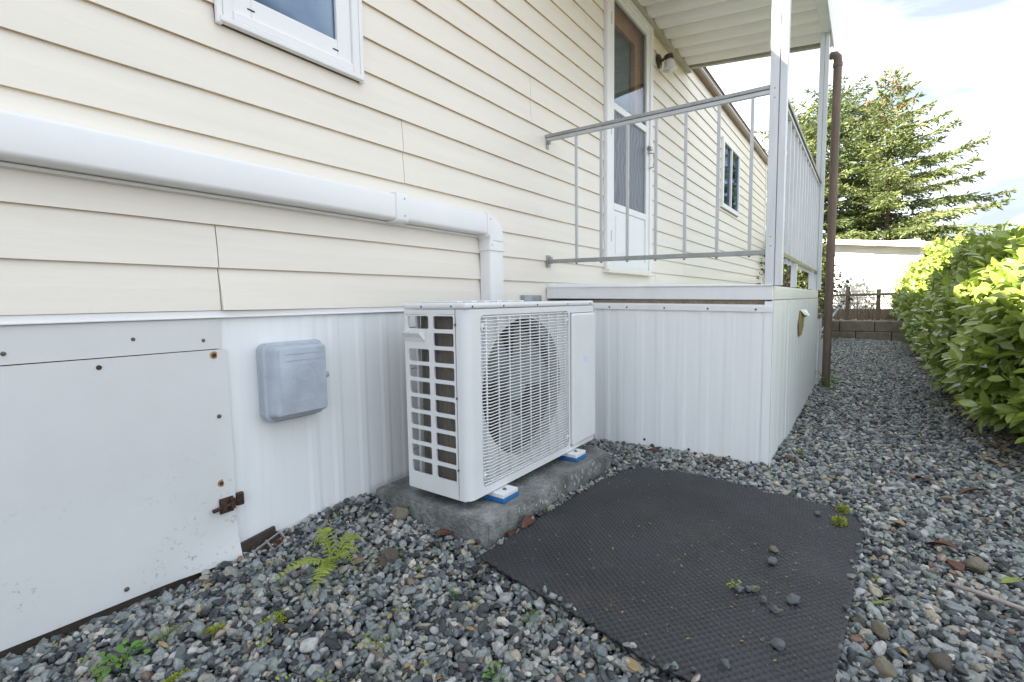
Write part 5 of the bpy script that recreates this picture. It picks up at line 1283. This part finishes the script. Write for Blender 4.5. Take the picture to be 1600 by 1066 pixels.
o = build('board_scrap', m, M['dark_wood'], bevel=0.004); solo(o, 'dark rotten board scrap at the skirting foot beside the access panel', 'board')
# fine litter on the mat and in the gravel: nobody could count it
q = np.random.default_rng(9); n_ = 420
lx = q.uniform(1.0, 2.08, n_); ly = q.uniform(-1.53, -0.66, n_); k = in_poly(lx, ly, shrink(MAT_POLY, 0.04)); lx, ly = lx[k], ly[k]; n_ = len(lx)
D = np.stack([q.normal(0, 1, n_), q.normal(0, 1, n_), q.normal(0, 0.12, n_)], 1); D /= np.linalg.norm(D, axis=1, keepdims=True); ln = q.uniform(0.003, 0.011, n_)
V = leaf_batch(np.stack([lx, ly, np.full(n_, 0.0375)], 1), D, np.tile([0, 0, 1.0], (n_, 1)), ln, ln*q.uniform(0.2, 0.5, n_))
o = link_mesh('leaf_litter', np_mesh('leaf_litter', V, leaf_faces(n_), M['tan_leaf'])); o['kind'] = 'stuff'; o['label'] = 'fine dry crumbs of leaf on the rubber mat'
n_ = 1500
lx = q.uniform(0.1, 6.5, n_)**1.0; ly = q.uniform(-2.3, -0.02, n_)
k = ~((lx > 2.46) & (lx < 4.96) & (ly > -1.22)) & ~((lx > 1.15) & (lx < 2.1) & (ly > -0.61)) & ~in_poly(lx, ly, MAT_POLY); lx, ly = lx[k], ly[k]; n_ = len(lx)
D = np.stack([q.normal(0, 1, n_), q.normal(0, 1, n_), q.normal(0, 0.3, n_)], 1); D /= np.linalg.norm(D, axis=1, keepdims=True); ln = q.uniform(0.010, 0.032, n_)
V = leaf_batch(np.stack([lx, ly, ground_z(lx, ly)+0.019], 1), D, np.stack([q.normal(0, .4, n_), q.normal(0, .4, n_), np.ones(n_)], 1), ln, ln*q.uniform(0.08, 0.4, n_))
o = link_mesh('needle_litter', np_mesh('needle_litter', V, leaf_faces(n_), M['tan_leaf'])); o['kind'] = 'stuff'; o['label'] = 'fine dry needles and scraps in the gravel'
n_ = 900
cxs = q.uniform(0.15, 1.0, 34); cys = -0.05-q.uniform(0, 0.85, 34); ci2 = q.integers(0, 34, n_)
lx = cxs[ci2]+q.normal(0, 0.016, n_); ly = np.minimum(cys[ci2]+q.normal(0, 0.013, n_), -0.015)
D = np.stack([q.normal(0, 1, n_), q.normal(0, 1, n_), np.abs(q.normal(0, 0.6, n_))], 1); D /= np.linalg.norm(D, axis=1, keepdims=True); ln = q.uniform(0.004, 0.011, n_)
V = leaf_batch(np.stack([lx, ly, ground_z(lx, ly)+q.uniform(0.004, 0.020, n_)], 1), D, np.stack([q.normal(0, .5, n_), q.normal(0, .5, n_), np.ones(n_)], 1), ln, ln*0.5)
o = link_mesh('moss_specks', np_mesh('moss_specks', V, leaf_faces(n_), M['moss'])); o['kind'] = 'stuff'; o['label'] = 'specks of moss between the pebbles'
n_ = 2600
lx = q.uniform(3.0, 10.7, n_); ly = -2.0-np.abs(q.normal(0, 0.22, n_))-0.05; k = ly > -2.7; lx, ly = lx[k], ly[k]; n_ = len(lx)
D = np.stack([q.normal(0, 1, n_), q.normal(0, 1, n_), q.normal(0, 0.3, n_)], 1); D /= np.linalg.norm(D, axis=1, keepdims=True); ln = q.uniform(0.02, 0.06, n_)
V = leaf_batch(np.stack([lx, ly, ground_z(lx, ly)+0.022], 1), D, np.stack([q.normal(0, .3, n_), q.normal(0, .3, n_), np.ones(n_)], 1), ln, ln*0.45)
o = link_mesh('dry_leaf_litter', np_mesh('dry_leaf_litter', V, leaf_faces(n_), M['old_wood'])); o['kind'] = 'stuff'; o['label'] = 'brown leaf litter under the laurel hedge'
